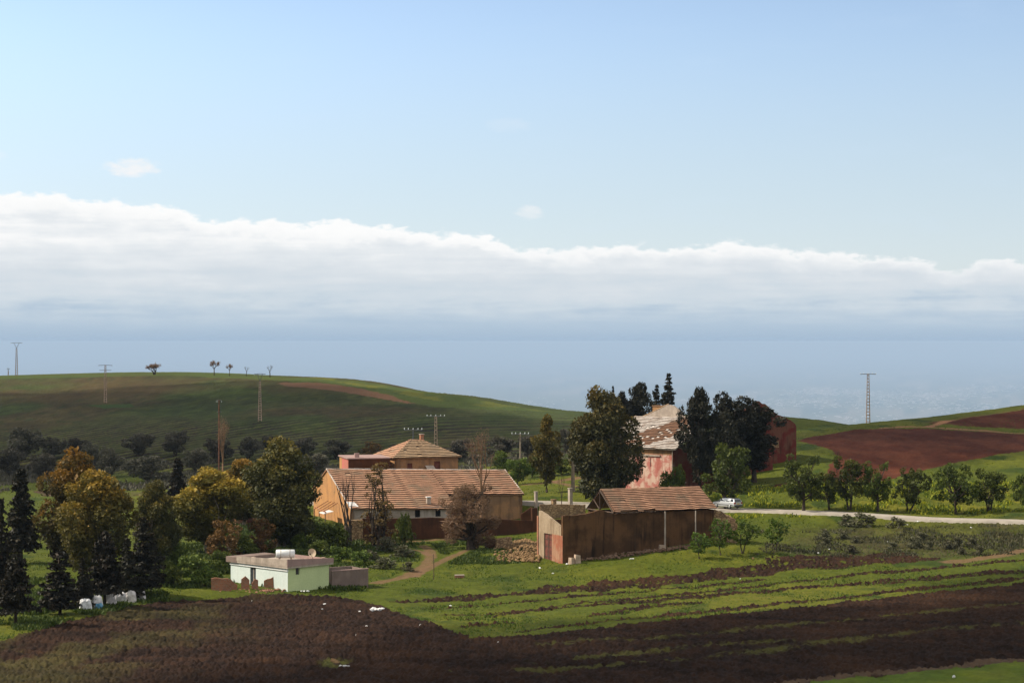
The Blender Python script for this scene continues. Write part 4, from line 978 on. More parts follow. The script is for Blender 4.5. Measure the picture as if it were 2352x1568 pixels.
# ================= barn
def barn():
    rng = random.Random(2); C = G(1293, 1293); a = R(27); u, w = frame(C, a)
    o = empty('barn', C, a, 'long dark ruined barn with tiled roof over one half and open roof truss', 'barn')
    loc = local(C, a)
    Lf = len_to(C, u, 1639); Ls = len_to(C, w, 1238)
    zl = zat(1184, C.y) - C.z; zroof = zat(1166, (C + u * Lf).y) - C.z
    xr = len_to(C, u, 1409)                    # roof begins
    # roofless yard wall, then wall under the eave
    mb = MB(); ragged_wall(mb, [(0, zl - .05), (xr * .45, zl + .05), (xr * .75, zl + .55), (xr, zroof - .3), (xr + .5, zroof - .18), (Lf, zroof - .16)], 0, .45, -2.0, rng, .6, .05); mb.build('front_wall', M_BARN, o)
    pil = MB(); pil.box(Lf - .5, Lf + .06, -.06, .5, -1, zroof - .2); pil.build('corner_pier', M_BARN, o)
    for x, wd in ((1537, .5), (1462, .35)):
        k = len_to(C, u, x); st = MB(); st.box(k - wd, k + wd, -.05, .0, 0.2, zroof - .5); st.build('buttress', M_BARN, o)
    # short end wall with the door, top sloping down to the corner
    y0 = .45; dz = zat(1226, (C + w * Ls * .5).y) - C.z
    e = MB(); tl = zl + .15; prof = lambda y: tl - 1.75 * (1 - min(1, (y - 0) / (Ls * .92)))
    d0, d1 = Ls * .45, Ls * .78
    for ya, yb, zb, zt_ in ((y0 + .01, d0, -2, None), (d1, Ls, -2, None), (d0, d1, dz, None)):
        e.add([(-.02, ya, zb), (.4, ya, zb), (.4, yb, zb), (-.02, yb, zb), (-.02, ya, prof(ya)), (.4, ya, prof(ya)), (.4, yb, prof(yb)), (-.02, yb, prof(yb))],
              [(0,3,2,1),(4,5,6,7),(0,1,5,4),(1,2,6,5),(2,3,7,6),(3,0,4,7)])
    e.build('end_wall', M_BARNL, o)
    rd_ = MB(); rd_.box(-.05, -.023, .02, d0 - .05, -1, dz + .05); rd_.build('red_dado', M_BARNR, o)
    d = MB(); d.box(.12, .2, d0, d1, -1, dz); dd = d.build('door', M_DOOR, o)
    k = MB(); k.box(.08, .117, d0 + (d1 - d0) * .48, d0 + (d1 - d0) * .54, -1, dz); [k.box(.08, .117, d0, d1, z, z + .08) for z in (.4, 1.6, 2.5)]; k.build('batten', M_WOOD, dd)
    pl = MB(); pl.box(-.1, .4, Ls + .02, Ls + .38, -2, zl - .5); pl.build('brick_pier', M_BRICK, o)
    bw = MB(); WB = len_to(C + u * xr, w, 1351); bw.box(xr, Lf, WB - .4, WB, -1, zroof - .2); bw.box(Lf - .4, Lf, .45, WB - .4, -1, zroof - .2); bw.box(1.2, xr, Ls - .4, Ls, -1, zl - 1.0); bw.build('back_wall', M_BARN, o)
    # roof
    ov = .45; e0 = Vector((xr, -ov, zroof)); e1 = Vector((Lf + .2, -ov, zroof)); ry = WB * .5
    pr = C + u * (xr) + w * ry; zr = zat(1124, pr.y) - C.z
    pe = C + u * (Lf) + w * ry; L2 = len_to(C + w * ry, u, 1606)
    r0 = Vector((xr, ry, zr)); r1 = Vector((L2, ry, zr - .12)); b0 = Vector((xr, WB + ov, zroof)); b1 = Vector((L2 + .2, WB + ov, zroof))
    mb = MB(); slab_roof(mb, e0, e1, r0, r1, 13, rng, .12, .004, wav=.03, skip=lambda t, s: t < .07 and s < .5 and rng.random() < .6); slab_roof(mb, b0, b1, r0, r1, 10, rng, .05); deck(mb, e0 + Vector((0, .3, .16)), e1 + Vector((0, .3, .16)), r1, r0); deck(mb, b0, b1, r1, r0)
    rf = mb.build('roof', [M_TILE, M_GAP_SHADE], o); mb = MB(); ridge_caps(mb, r0, r1, rng); mb.build('ridge_tiles', M_TILE, rf)
    # rafters and truss of the open end
    mb = MB()
    for i in range(22):
        x = xr + .2 + (Lf * .62 - xr) * i / 21; mb.box(x, x + .09, -ov - rng.uniform(.0, .25), .2, zroof - .10, zroof - .01)
    mb.build('rafter', M_WOOD, o)
    mb = MB(); tb = lambda p, q, r=.09: mb.tube([p, q], r, 4)
    X = xr - .12; A, B, P = (X, -.2, zroof - .05), (X, WB + .2, zroof - .05), (X, ry, zr - .05)
    tb(A, B, .11); tb(A, P, .11); tb(B, P, .11); tb((X, ry, zroof), P); tb((X, ry, zroof + .1), (X, ry * .5, (zroof + zr) / 2)); tb((X, ry, zroof + .1), (X, ry * 1.5, (zroof + zr) / 2)); mb.build('truss', M_WOOD, o)
    # pole and small post standing in front
    for x, yb, yt, r, lb in ((1527, 1253, 1174, .13, 'grey concrete post leaning on the barn front'), (1597, 1246, 1172, .10, 'thin pale post at the far end of the barn front')):
        p = G(x, yb + 4); p.y -= .2; mb = MB(); mb.tube([(0, 0, -.3), (.02, 0, (zat(yt, p.y) - p.z))], [r, r * .8], 6); ob = mb.build('concrete_post', M_CONC); ob.location = p; tag(ob, lb, 'post', 'posts along the barn front')
    # fallen stones
    mb = MB()
    for i in range(330):
        x = rng.uniform(1330, 1585); yc = float(np.interp(x, [1330, 1420, 1500, 1585], [1286, 1277, 1266, 1256])); p = G(x, yc + rng.gauss(0, 2.2)); mb.rock((p.x, p.y, p.z + rng.uniform(0, .22)), rng.uniform(.08, .26), rng)
    ob = mb.build('tumbled_rubble', M_RUBD); tag(ob, kind='stuff')
    for x, y, sx, sz, lb in ((1314, 1294, .42, .75, 'squat pale stone block at the barn corner'), (1326, 1293, .36, 1.05, 'tall leaning stone block next to the barn corner'), (1521, 1262, .42, .62, 'pale stone block in the line of tumbled stones')):
        p = G(x, y); mb = MB(); mb.hexa([(-sx, -.3, -.3), (sx, -.3, -.3), (sx, .3, -.3), (-sx, .3, -.3)], [(-sx * .9, -.25, sz), (sx * .8, -.27, sz * .93), (sx * .85, .25, sz * .9), (-sx * .8, .27, sz * 1.02)]); ob = mb.build('stone_block', M_BLOCK); ob.location = p; ob.rotation_euler = (0, 0, rng.uniform(0, 1)); tag(ob, lb, 'stone block', 'stone blocks by the barn')
    mb = MB()
    for i in range(620):
        t = rng.random() ** .7; x = rng.gauss(1200, 26 + 8 * t); x = min(max(x, 1138), 1238); yy = 1292 - rng.random() * 52 * (1 - .3 * abs(x - 1205) / 60); p = G(x, yy); k = max(0, 1 - abs(x - 1203) / 60) * max(0, 1 - abs(yy - 1268) / 30); mb.rock((p.x, p.y, p.z + .12 + .55 * k), rng.uniform(.09, .27), rng)
    ob = mb.build('stone_rubble', M_RUBBLE); tag(ob, kind='stuff')
    # stone wall beyond the barn
    p = C + u * (Lf + .1); uu, ww = frame(p, R(-12)); L3 = len_to(p, uu, 1693); mb = MB(); g0 = h(p.x, p.y)
    ragged_wall(mb, [(0, zat(1168, p.y) - g0), (L3 * .5, zat(1180, p.y) - g0), (L3, zat(1196, p.y) - g0)], 0, .5, -1.5, rng, .4, .09); ob = mb.build('stone_wall', M_STONE); ob.location = (p.x, p.y, g0); ob.rotation_euler = (0, 0, R(-12)); tag(ob, 'orange stone wall stepping down from the far end of the barn', 'wall')
barn()

# ================= long house
def long_house():
    rng = random.Random(3); d0 = 282; C = GD(807, d0); a = R(22); u, w = frame(C, a)
    o = empty('long_house', C, a, 'long ochre farmhouse with tiled gable roof in the middle of the farm', 'farmhouse')
    Wb = len_to(C, w, 720.5); ry = len_to(C, w, 752.5); Lr = len_to(C + w * ry, u, 1158.5)
    P = lambda x, y: C + u * x + w * y
    zE = zat(1165, P(0, 0).y) - C.z; zR0 = zat(1076.5, P(0, ry).y) - C.z; zR1 = zat(1079, P(Lr, ry).y) - C.z; zB = zat(1122, P(0, Wb).y) - C.z
    Lm = len_to(C, u, 1048); zE1 = zat(1165.5, P(Lm, 0).y) - C.z
    # right-hand part: roof stops higher, wall set back
    k = .62; xs = Lm; fy = ry * (1 - k)
    sl = lambda x, y: (zR0 + (zR1 - zR0) * x / Lr) - ((zR0 + (zR1 - zR0) * x / Lr) - (zE + (zE1 - zE) * x / Lm)) * (1 - y / ry)
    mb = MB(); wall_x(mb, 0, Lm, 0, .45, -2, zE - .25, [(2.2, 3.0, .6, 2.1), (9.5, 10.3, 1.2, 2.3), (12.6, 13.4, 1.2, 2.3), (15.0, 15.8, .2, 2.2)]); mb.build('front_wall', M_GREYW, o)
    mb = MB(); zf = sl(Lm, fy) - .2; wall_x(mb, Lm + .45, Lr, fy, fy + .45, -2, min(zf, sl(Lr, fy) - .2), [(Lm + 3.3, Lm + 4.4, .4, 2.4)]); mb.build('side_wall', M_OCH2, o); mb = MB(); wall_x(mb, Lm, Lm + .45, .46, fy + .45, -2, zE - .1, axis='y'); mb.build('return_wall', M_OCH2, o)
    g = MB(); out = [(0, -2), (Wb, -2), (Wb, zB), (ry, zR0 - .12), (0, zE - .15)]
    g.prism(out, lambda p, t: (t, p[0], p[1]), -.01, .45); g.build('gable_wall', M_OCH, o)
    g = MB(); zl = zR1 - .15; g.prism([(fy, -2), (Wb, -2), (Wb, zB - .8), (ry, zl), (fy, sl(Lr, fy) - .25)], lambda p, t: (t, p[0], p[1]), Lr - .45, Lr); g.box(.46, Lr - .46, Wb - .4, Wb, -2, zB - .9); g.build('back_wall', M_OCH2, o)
    vent = MB(); vy = len_to(C, w, 768); vent.box(-.03, -.012, vy - .16, vy + .16, zE + 1.35, zE + 1.85); vent.build('vent', M_STONE, o)
    for x0, x1, z0, z1 in ((9.5, 10.3, 1.2, 2.3), (12.6, 13.4, 1.2, 2.3)):
        f = MB(); f.box(x0, x1, .22, .28, z0, z1); pn = f.build('window', M_DARK, o); f = MB(); f.box(x0 - .08, x1 + .08, -.06, -.003, z0 - .12, z0 - .003); f.build('sill', M_CONC, pn)
    for x0, x1, z1, yy in ((2.2, 3.0, 2.1, 0), (15.0, 15.8, 2.2, 0), (Lm + 3.3, Lm + 4.4, 2.4, fy)):
        f = MB(); f.box(x0, x1, yy + .25, yy + .31, -.2, z1); f.build('door', M_DOOR, o)
    # roof
    ov = .35; mb = MB()
    e0 = Vector((-.2, -ov, sl(0, -ov))); e1 = Vector((Lm + .1, -ov, sl(Lm, -ov))); rA = Vector((-.2, ry, zR0)); rM = Vector((Lm + .1, ry, sl(Lm, ry))); rB = Vector((Lr + .15, ry, zR1))
    f0 = Vector((Lm + .1, fy - ov, sl(Lm, fy - ov))); f1 = Vector((Lr + .15, fy - ov, sl(Lr, fy - ov)))
    sag = lambda: None
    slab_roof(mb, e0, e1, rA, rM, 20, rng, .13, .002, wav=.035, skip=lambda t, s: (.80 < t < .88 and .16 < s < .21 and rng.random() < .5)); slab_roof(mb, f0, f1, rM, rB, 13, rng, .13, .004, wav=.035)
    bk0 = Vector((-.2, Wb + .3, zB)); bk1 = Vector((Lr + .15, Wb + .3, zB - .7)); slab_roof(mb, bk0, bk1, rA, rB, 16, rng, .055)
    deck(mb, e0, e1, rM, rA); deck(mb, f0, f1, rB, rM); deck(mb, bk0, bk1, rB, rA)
    rf = mb.build('roof', [M_TILE, M_GAP_SHADE], o)
    mb = MB(); ridge_caps(mb, rA, rM, rng); ridge_caps(mb, rM, rB, rng); mb.build('ridge_tiles', M_TILEW, rf)
    mb = MB(); ridge_caps(mb, e0 + Vector((.05, 0, .03)), rA + Vector((.05, 0, .03)), rng, .11); ridge_caps(mb, f1 + Vector((-.05, 0, .03)), rB + Vector((-.05, 0, .03)), rng, .11); mb.build('verge_tiles', M_TILEW, rf)
    cx = len_to(C, u, 990); cy = 1.1; zc = sl(cx, cy); mb = MB(); mb.box(cx - .28, cx + .28, cy - .25, cy + .25, zc - .5, zc + .95); ch = mb.build('chimney', M_CONC, rf); mb = MB(); mb.box(cx - .36, cx + .36, cy - .33, cy + .33, zc + .953, zc + 1.05); mb.build('cap', M_WHITEP, ch)
    mb = MB(); wx = len_to(C, u, 816); mb.add([(wx - .9, .2, sl(wx, .2) + .14), (wx + .5, .0, sl(wx, 0) + .13), (wx + .3, 1.2, sl(wx, 1.2) + .14), (wx - .8, 1.5, sl(wx, 1.5) + .15), (wx - .9, .2, sl(wx, .2) + .1), (wx + .5, 0, sl(wx, 0) + .09), (wx + .3, 1.2, sl(wx, 1.2) + .1), (wx - .8, 1.5, sl(wx, 1.5) + .11)], [(0,1,2,3),(7,6,5,4),(0,4,5,1),(1,5,6,2),(2,6,7,3),(3,7,4,0)]); ob = mb.build('white_sheet', M_WHITEP); ob.location = C; ob.rotation_euler = (0, 0, a); tag(ob, 'white plastic sheet lying on the tiles at the near eave', 'sheet')
    # lean-to of poles against the gable
    t = empty('pole_shelter', P(-.1, Wb * .35), a, 'rickety pole shelter leaning on the orange gable', 'shelter')
    zz = P(0, 0).z - h(*P(-.1, Wb * .35)[:2]) if False else 0
    mb = MB()
    for y in (-1.5, 1.5, 4.0): mb = MB(); mb.tube([(-2.2, y, -1.0), (-2.2, y, 1.9)], .07, 5); mb.build('post', M_WOOD, t)
    mb = MB(); mb.tube([(-2.2, -1.8, 1.95), (-2.1, 4.6, 2.25)], .06, 5); mb.build('beam', M_BARNR, t)
    for y in (-1.2, .2, 1.8, 3.4): mb = MB(); mb.tube([(-2.4, y, 1.98), (-.06, y + .7, 3.1)], .055, 5); mb.build('rafter', M_BARNR, t)
    mb = MB(); mb.add([(-2.5, -1.7, 1.72), (-1.0, -1.6, 2.02), (-1.0, .7, 2.05), (-2.5, .6, 1.74)] + [(-2.5, -1.7, 1.66), (-1.0, -1.6, 1.96), (-1.0, .7, 1.99), (-2.5, .6, 1.68)], [(0,1,2,3),(7,6,5,4),(0,4,5,1),(1,5,6,2),(2,6,7,3),(3,7,4,0)]); mb.build('sheet', M_WHITEP, t)
    # garden wall
    C2 = GD(806, 270.5); a2 = R(18); u2, w2 = frame(C2, a2); L2 = len_to(C2, u2, 1240); X = lambda px: len_to(C2, u2, px)
    Z = lambda px, y: zat(y, (C2 + u2 * X(px)).y) - C2.z
    gw = empty('garden_wall', C2, a2, 'long dark brown wall enclosing the farmhouse garden', 'wall')
    mb = MB(); ragged_wall(mb, [(X(833), Z(833, 1191)), (X(900), Z(900, 1191)), (X(1000), Z(1000, 1188.5)), (X(1108), Z(1108, 1190)), (X(1215), Z(1215, 1195)), (X(1240), Z(1240, 1196))], 0, .4, -2.2, rng, 1.2, .05); mb.build('wall', M_WALL, gw)
    pz = Z(806, 1194); mb = MB(); mb.box(0, X(833), -.12, .6, -1.8, pz); mb.build('pillar', M_STONE, gw)
    mb = MB(); mb.box(X(1222), X(1234), -.1, .5, -2, Z(1228, 1166)); mb.build('pillar', M_WALL, gw)
    gp = P(Lr - 2.5, -1.2); ap = R(8); up, wp_ = frame(gp, ap); gz = h(gp.x, gp.y); Lp = len_to(gp, up, 1222)
    mb = MB(); ragged_wall(mb, [(0, zat(1181, gp.y) - gz), (Lp * .55, zat(1172, gp.y) - gz), (Lp, zat(1163, gp.y) - gz)], 0, .35, -1.5, rng, .8, .03); ob = mb.build('garden_wall', M_WALL); ob.location = (gp.x, gp.y, gz); ob.rotation_euler = (0, 0, ap); tag(ob, 'short garden wall rising from the farmhouse corner to the road', 'wall')
    # stone remains below the garden wall
    for x0, x1, yb, yt0, yt1, lb, m in ((1082, 1100, 1260, 1232, 1232, 'pale stone pier beside the thick dry trunk', M_STONE), (1116, 1140, 1258, 1240, 1238, 'low brown wall right of the thick dry trunk', M_WALL), (1140, 1176, 1262, 1238, 1234, 'crumbling stone wall above the stone heap', M_STONE)):
        p = G(x0, yb); uu, ww = frame(p, R(14)); l = len_to(p, uu, x1); mb = MB(); ragged_wall(mb, [(0, zat(yt0, p.y) - p.z), (l, zat(yt1, p.y) - p.z)], 0, .7, -.8, rng, .35, .10); ob = mb.build('stone_wall', m); ob.location = p; ob.rotation_euler = (0, 0, R(14)); tag(ob, lb, 'wall', 'stone remains below the garden wall')
long_house()

# ================= hipped house and flat annex behind
def hip_house():
    rng = random.Random(4); d0 = 312; C = GD(906, d0); a = R(24); u, w = frame(C, a)
    o = empty('hipped_house', C, a, 'ochre house with pyramid tiled roof behind the long house', 'house')
    Lx = len_to(C, u, 1052); Ly = len_to(C, w, 864); zE = zat(1051, C.y) - C.z
    mb = MB(); wall_x(mb, .01, Lx, 0, .4, -2, zE, [(Lx * .62, Lx * .72, zE - 2.1, zE - .7), (Lx * .2, Lx * .28, zE - 2.1, zE - .9)]); mb.box(Lx - .4, Lx, .4, Ly, -2, zE); mb.box(.4, Lx - .4, Ly - .4, Ly, -2, zE); mb.build('shaded_wall', M_OCH2, o)  # shade of the walls turned from the sun is in the darker plaster
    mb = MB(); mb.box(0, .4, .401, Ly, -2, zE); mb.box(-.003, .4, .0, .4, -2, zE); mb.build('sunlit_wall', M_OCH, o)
    for x0, x1 in ((.62, .72), (.2, .28)):
        f = MB(); f.box(Lx * x0, Lx * x1, .2, .26, zE - 2.1, zE - .7); pn = f.build('window', M_DOOR, o)
    ov = .45; A = Vector((-ov, -ov, zE)); B = Vector((Lx + ov, -ov, zE)); D = Vector((-ov, Ly + ov, zE)); E = Vector((Lx + ov, Ly + ov, zE))
    zr = zat(1009.5, (C + w * Ly * .5 + u * Lx * .45).y) - C.z
    r0 = Vector((Lx * .40, Ly * .5, zr)); r1 = Vector((Lx * .40 + 2.0, Ly * .5, zr - .1))
    m1 = MB(); slab_roof(m1, A, B, r0, r1, 11, rng, .11, .012, wav=.025); slab_roof(m1, B, E, r1, r1 + Vector((0, .01, 0)), 13, rng, .05); slab_roof(m1, E, D, r1, r0, 12, rng, .05); deck(m1, A, B, r1, r0); deck(m1, E, D, r0, r1); deck(m1, B, E, r1 + Vector((0, .01, 0)), r1); rf = m1.build('front_roof', [M_TILEY, M_GAP_SHADE], o)
    m2 = MB(); slab_roof(m2, D, A, r0 + Vector((0, .01, 0)), r0, 11, rng, .09, .005, wav=.02); deck(m2, D, A, r0, r0 + Vector((0, .01, 0))); m2.build('side_roof', [M_TILE, M_GAP_SHADE], o)
    mb = MB()
    for p, q in ((A, r0), (B, r1), (D, r0), (r0, r1)): ridge_caps(mb, p, q, rng, .12)
    mb.build('ridge_tiles', M_TILE, o)
    ch = MB(); ch.box(r1.x + .0, r1.x + .55, r1.y + .7, r1.y + 1.25, zr - 1.2, zr + .75); c_ = ch.build('chimney', M_BRICK, o); ch = MB(); ch.box(r1.x - .08, r1.x + .63, r1.y + .62, r1.y + 1.33, zr + .753, zr + .85); ch.build('cap', M_CONC, c_)
    # flat roofed annex
    C2 = GD(800, 306); a2 = R(14); u2, w2 = frame(C2, a2)
    n = empty('flat_annex', C2, a2, 'flat roofed annex with a pink end wall behind the long roof', 'building')
    L2 = len_to(C2, u2, 896); L1 = len_to(C2, w2, 757); zt = zat(1054, C2.y) - C2.z
    mb = MB(); mb.box(.01, L2, 0, .3, -1.5, zt); mb.box(L2 - .3, L2, .3, 5, -1.5, zt); mb.build('front_wall', M_WALL, n)
    mb = MB(); wl = min(L1, 8.5); mb.box(0, .3, .301, wl * .72, -1.5, zt); mb.box(-.003, .3, 0, .3, -1.5, zt); mb.box(.3, L2 - .3, wl - .3, wl, -1.5, zt); mb.build('end_wall', M_PINKW, n)
    mb = MB(); mb.box(0, .3, wl * .72 + .002, wl, -1.5, zt - .02); mb.build('pilaster', M_OCH, n)
    mb = MB(); mb.box(-.2, L2 + .1, -.2, wl + .2, zt + .002, zt + .16); mb.build('roof', M_CONCP, n)
    mb = MB(); mb.box(1.2, 1.9, 1.2, 1.8, zt + .16, zt + .8); mb.build('chimney', M_CONCP, n)
    # two pale sheets on the ridge side
    for x, lb in ((1064 / 1.0, 'pale corrugated sheet leaning under the hipped eave'), ):
        p = C + u * (Lx * .55) + w * -.8; mb = MB(); mb.hexa([(-.7, -.5, 0), (.7, -.5, 0), (.7, -.45, 0), (-.7, -.45, 0)], [(-.9, .45, .8), (.5, .45, .8), (.5, .5, .8), (-.9, .5, .8)]); ob = mb.build('roof_sheet', M_CONC); ob.location = (p.x, p.y, zat(1076, p.y) - .3); ob.rotation_euler = (0, 0, a); tag(ob, lb, 'sheet')
hip_house()

# ================= manor
def manor():
    rng = random.Random(5); C = GD(1549, 313); a = R(52); u, w = frame(C, a)     # u: along the dark side wall, w: along the pink facade
    a_ = a
    o = empty('ruined_manor', C, a_, 'big ruined pink and red manor with whitened tile roof among black pines', 'manor')
    Wf = len_to(C, w, 1392); zE = zat(1031, C.y) - C.z
    # pink facade (faces the light) and dark side wall
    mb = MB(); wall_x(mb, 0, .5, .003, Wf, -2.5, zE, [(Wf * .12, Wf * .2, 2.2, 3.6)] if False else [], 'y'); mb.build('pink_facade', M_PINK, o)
    mb = MB(); mb.box(-.16, -.003, Wf * .2, Wf * .62, zat(1046, C.y) - C.z - .22, zat(1046, C.y) - C.z); mb.build('ledge', M_CONC, o)
    mb = MB(); mb.box(-.02, -.004, .25, Wf * .62, zE - .95, zE - .1); mb.build('frieze', M_OCH2, o)
    mb = MB(); mb.tube([(-.12, .3, zE - .1), (-.12, .3, -1)], .07, 6); mb.build('drainpipe', M_CONC, o)
    mb = MB(); mb.box(-.025, -.004, Wf * .34, Wf * .347, zE - 2.9, zE - 1.5); mb.build('crack', M_DARK, o)
    Ls = 11.0
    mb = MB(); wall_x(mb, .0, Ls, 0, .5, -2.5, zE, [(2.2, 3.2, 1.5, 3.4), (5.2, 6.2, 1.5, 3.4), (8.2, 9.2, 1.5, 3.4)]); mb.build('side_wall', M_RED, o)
    for x in (2.2, 5.2, 8.2):
        f = MB(); f.box(x, x + 1, .28, .34, 1.5, 3.4); pn = f.build('window', M_DARK, o); f = MB(); f.box(x - .1, x + 1.1, -.1, -.003, 1.35, 1.497); f.build('sill', M_CONC, pn)
    # one long slope rises from the facade eave: whitened tiles above and in the near corner, a stripped brown band across it
    ov = .5; P = lambda x, y: C + u * x + w * y
    Wv = len_to(C, w, 1374); D_ = 10.6; top = P(D_, Wv * .6); zt = zat(957, top.y) - C.z
    B = Vector((-ov, Wv, zE)); A = Vector((-ov, -ov, zE)); r0 = Vector((D_, Wv, zt)); r1 = Vector((D_, -ov, zt))
    ca, sa = math.cos(a_), math.sin(a_)
    def pick(p):
        q = C + u * p.x + w * p.y; px = CX + F * q.x / q.y; py = CY - F * (C.z + p.z) / q.y
        l1 = 1027 + (px - 1476) * (990 - 1027) / 98.0; l2 = 1000 + (px - 1450) * (963 - 1000) / 113.0
        if py > l1: return 0
        if py > l2: return None if rng.random() < .12 else 2
        return 0
    m = MB(); slab_roof(m, A, B, r1, r0, 21, rng, .12, .02, wav=.03, seg=22, pick=pick); deck(m, A, B, r0, r1); m.build('roof', [M_TILEW, M_GAP_SHADE, M_TILEB], o)
    mb = MB(); ridge_caps(mb, B, r0, rng, .15); mb.build('verge_tiles', M_TILEY, o)
    mb = MB(); mb.box(.5, D_, Wv - .7, Wv - .2, -2.5, zE); mb.build('back_wall', M_RED, o)
    # grey broken gable above the slope and the sunlit chimney beside it
    X = lambda px: len_to(P(D_ + .1, 0), w, px)
    Zp = lambda px, y: zat(y, P(D_ + .1, X(px)).y) - C.z
    prof = [(1470, 960), (1486, 953), (1500, 946), (1518, 938), (1534, 929), (1546, 931), (1553, 938), (1560, 942), (1567, 955), (1600, 960)]
    poly = [(X(1470), zt - 3)] + [(X(px), Zp(px, y) + rng.uniform(-.05, .05)) for px, y in prof] + [(X(1600), zt - 3)]
    mb = MB(); mb.prism(poly, lambda p, t: (t, p[0], p[1]), D_ + .1, D_ + .6); mb.build('broken_gable', M_CONC, o)
    mb = MB(); ridge_caps(mb, (D_ + .35, X(1472), Zp(1472, 958)), (D_ + .35, X(1534), Zp(1534, 928)), rng, .16); mb.build('verge_tiles', M_TILEY, o)
    Xc = lambda px: len_to(P(D_ + 2.2, 0), w, px); zc1 = zat(933, P(D_ + 2.2, Xc(1510)).y) - C.z
    mb = MB(); mb.box(D_ + 2.2, D_ + 3.2, Xc(1520), Xc(1499), zt - 3, zc1); c_ = mb.build('chimney', M_OCH, o); mb = MB(); mb.box(D_ + 2.1, D_ + 3.3, Xc(1520) - .1, Xc(1499) + .1, zc1 + .003, zc1 + .15); mb.build('cap', M_OCH2, c_)
    mb = MB(); mb.box(D_ + .6, D_ + 9, -.3, .2, -2.5, zt - 1.0); mb.box(D_ + .6, D_ + 9, Wv - .7, Wv - .2, -2.5, zt - 1.5); mb.build('rear_wall', M_RED, o)
    # red gabled wing to the right
    C2 = GD(1829, 347); a2 = R(-28); u2, w2 = frame(C2, a2)      # wall runs back to the left from its right corner
    o2 = empty('ruined_wing', C2, 0, 'roofless dark red wing with a broken stepped gable behind the pines', 'ruin')
    dirv = Vector((-math.cos(R(24)), -math.sin(R(24)), 0)); L = len_to(C2, dirv, 1640); nrm = Vector((-dirv.y, dirv.x, 0)); nrm = nrm if nrm.y > 0 else -nrm
    q = lambda px, y: (len_to(C2, dirv, px), zat(y, (C2 + dirv * len_to(C2, dirv, px)).y) - C2.z)
    prof = [q(1829, 979), q(1826, 972), q(1816, 966), q(1800, 958), q(1786, 950), q(1772, 940), q(1757, 929), q(1744, 921), q(1738, 924), q(1726, 932), q(1705, 942), q(1680, 953), q(1645, 968)]
    rough = [prof[0]]
    for (xa, za), (xb, zb_) in zip(prof, prof[1:]):
        n = max(1, int(abs(xb - xa) / .45))
        for i in range(1, n + 1): rough.append((xa + (xb - xa) * i / n, za + (zb_ - za) * i / n + rng.uniform(-.26, .26)))
    poly = [(prof[0][0], -2)] + rough + [(rough[-1][0], -4)]
    vs = []; n = len(rough); fs = []
    for (x, z) in rough: b = dirv * x; vs += [tuple(b + Vector((0, 0, -4))), tuple(b + nrm * .6 + Vector((0, 0, -4))), tuple(b + nrm * .6 + Vector((0, 0, z))), tuple(b + Vector((0, 0, z)))]
    for i in range(n - 1):
        a0 = i * 4; b0 = a0 + 4; fs += [(a0, b0, b0 + 3, a0 + 3), (a0 + 1, a0 + 2, b0 + 2, b0 + 1), (a0 + 3, b0 + 3, b0 + 2, a0 + 2)]
    fs += [(0, 3, 2, 1), ((n - 1) * 4, (n - 1) * 4 + 1, (n - 1) * 4 + 2, (n - 1) * 4 + 3)]
    mb = MB(); mb.add(vs, fs); mb.build('gable_wall', M_RED, o2)
    mb = MB(); z8 = prof[1][1] - .5; p0 = nrm * .6; p1 = nrm * 9; mb.hexa([p0 + Vector((0, 0, -3)), p0 + dirv * .5 + Vector((0, 0, -3)), p1 + dirv * .5 + Vector((0, 0, -3)), p1 + Vector((0, 0, -3))], [p0 + Vector((0, 0, z8)), p0 + dirv * .5 + Vector((0, 0, z8)), p1 + dirv * .5 + Vector((0, 0, z8 - .5)), p1 + Vector((0, 0, z8 - .5))]); mb.build('side_wall', M_RED, o2)
    hx_, hz = q(1790, 1012); mb = MB(); b = dirv * (hx_ + .1); mb.hexa([b - nrm * .03 + Vector((0, 0, hz - 1.1)), b - nrm * .03 + dirv * 1.4 + Vector((0, 0, hz - 1.1)), b - nrm * .003 + dirv * 1.4 + Vector((0, 0, hz - 1.1)), b - nrm * .003 + Vector((0, 0, hz - 1.1))], [b - nrm * .03 + Vector((0, 0, hz)), b - nrm * .03 + dirv * 1.4 + Vector((0, 0, hz)), b - nrm * .003 + dirv * 1.4 + Vector((0, 0, hz)), b - nrm * .003 + Vector((0, 0, hz))]); mb.build('exposed_masonry', M_STONE, o2)
    # low red yard wall in front of the wing, down the slope
    p = GD(1775, 338); dv = Vector((-math.cos(R(30)), -math.sin(R(30)), 0)); l = len_to(p, dv, 1660); rows = []
    mb = MB(); n = 12; vs = []; fs = []
    for i in range(n + 1):
        b = dv * (l * i / n); g = h(p.x + b.x, p.y + b.y) - p.z; nn = Vector((-dv.y, dv.x, 0)); nn = nn if nn.y > 0 else -nn; zt_ = g + 2.5 - .05 * i + rng.uniform(-.12, .12)
        vs += [tuple(b + Vector((0, 0, g - 1))), tuple(b + nn * .5 + Vector((0, 0, g - 1))), tuple(b + nn * .5 + Vector((0, 0, zt_))), tuple(b + Vector((0, 0, zt_)))]
    for i in range(n):
        a0 = i * 4; b0 = a0 + 4; fs += [(a0, b0, b0 + 3, a0 + 3), (a0 + 1, a0 + 2, b0 + 2, b0 + 1), (a0 + 3, b0 + 3, b0 + 2, a0 + 2)]
    fs += [(0, 3, 2, 1), (n * 4, n * 4 + 1, n * 4 + 2, n * 4 + 3)]
    mb.add(vs, fs); ob = mb.build('yard_wall', M_RED); ob.location = p; tag(ob, 'dark red yard wall on the slope under the ruined wing', 'wall')
manor()

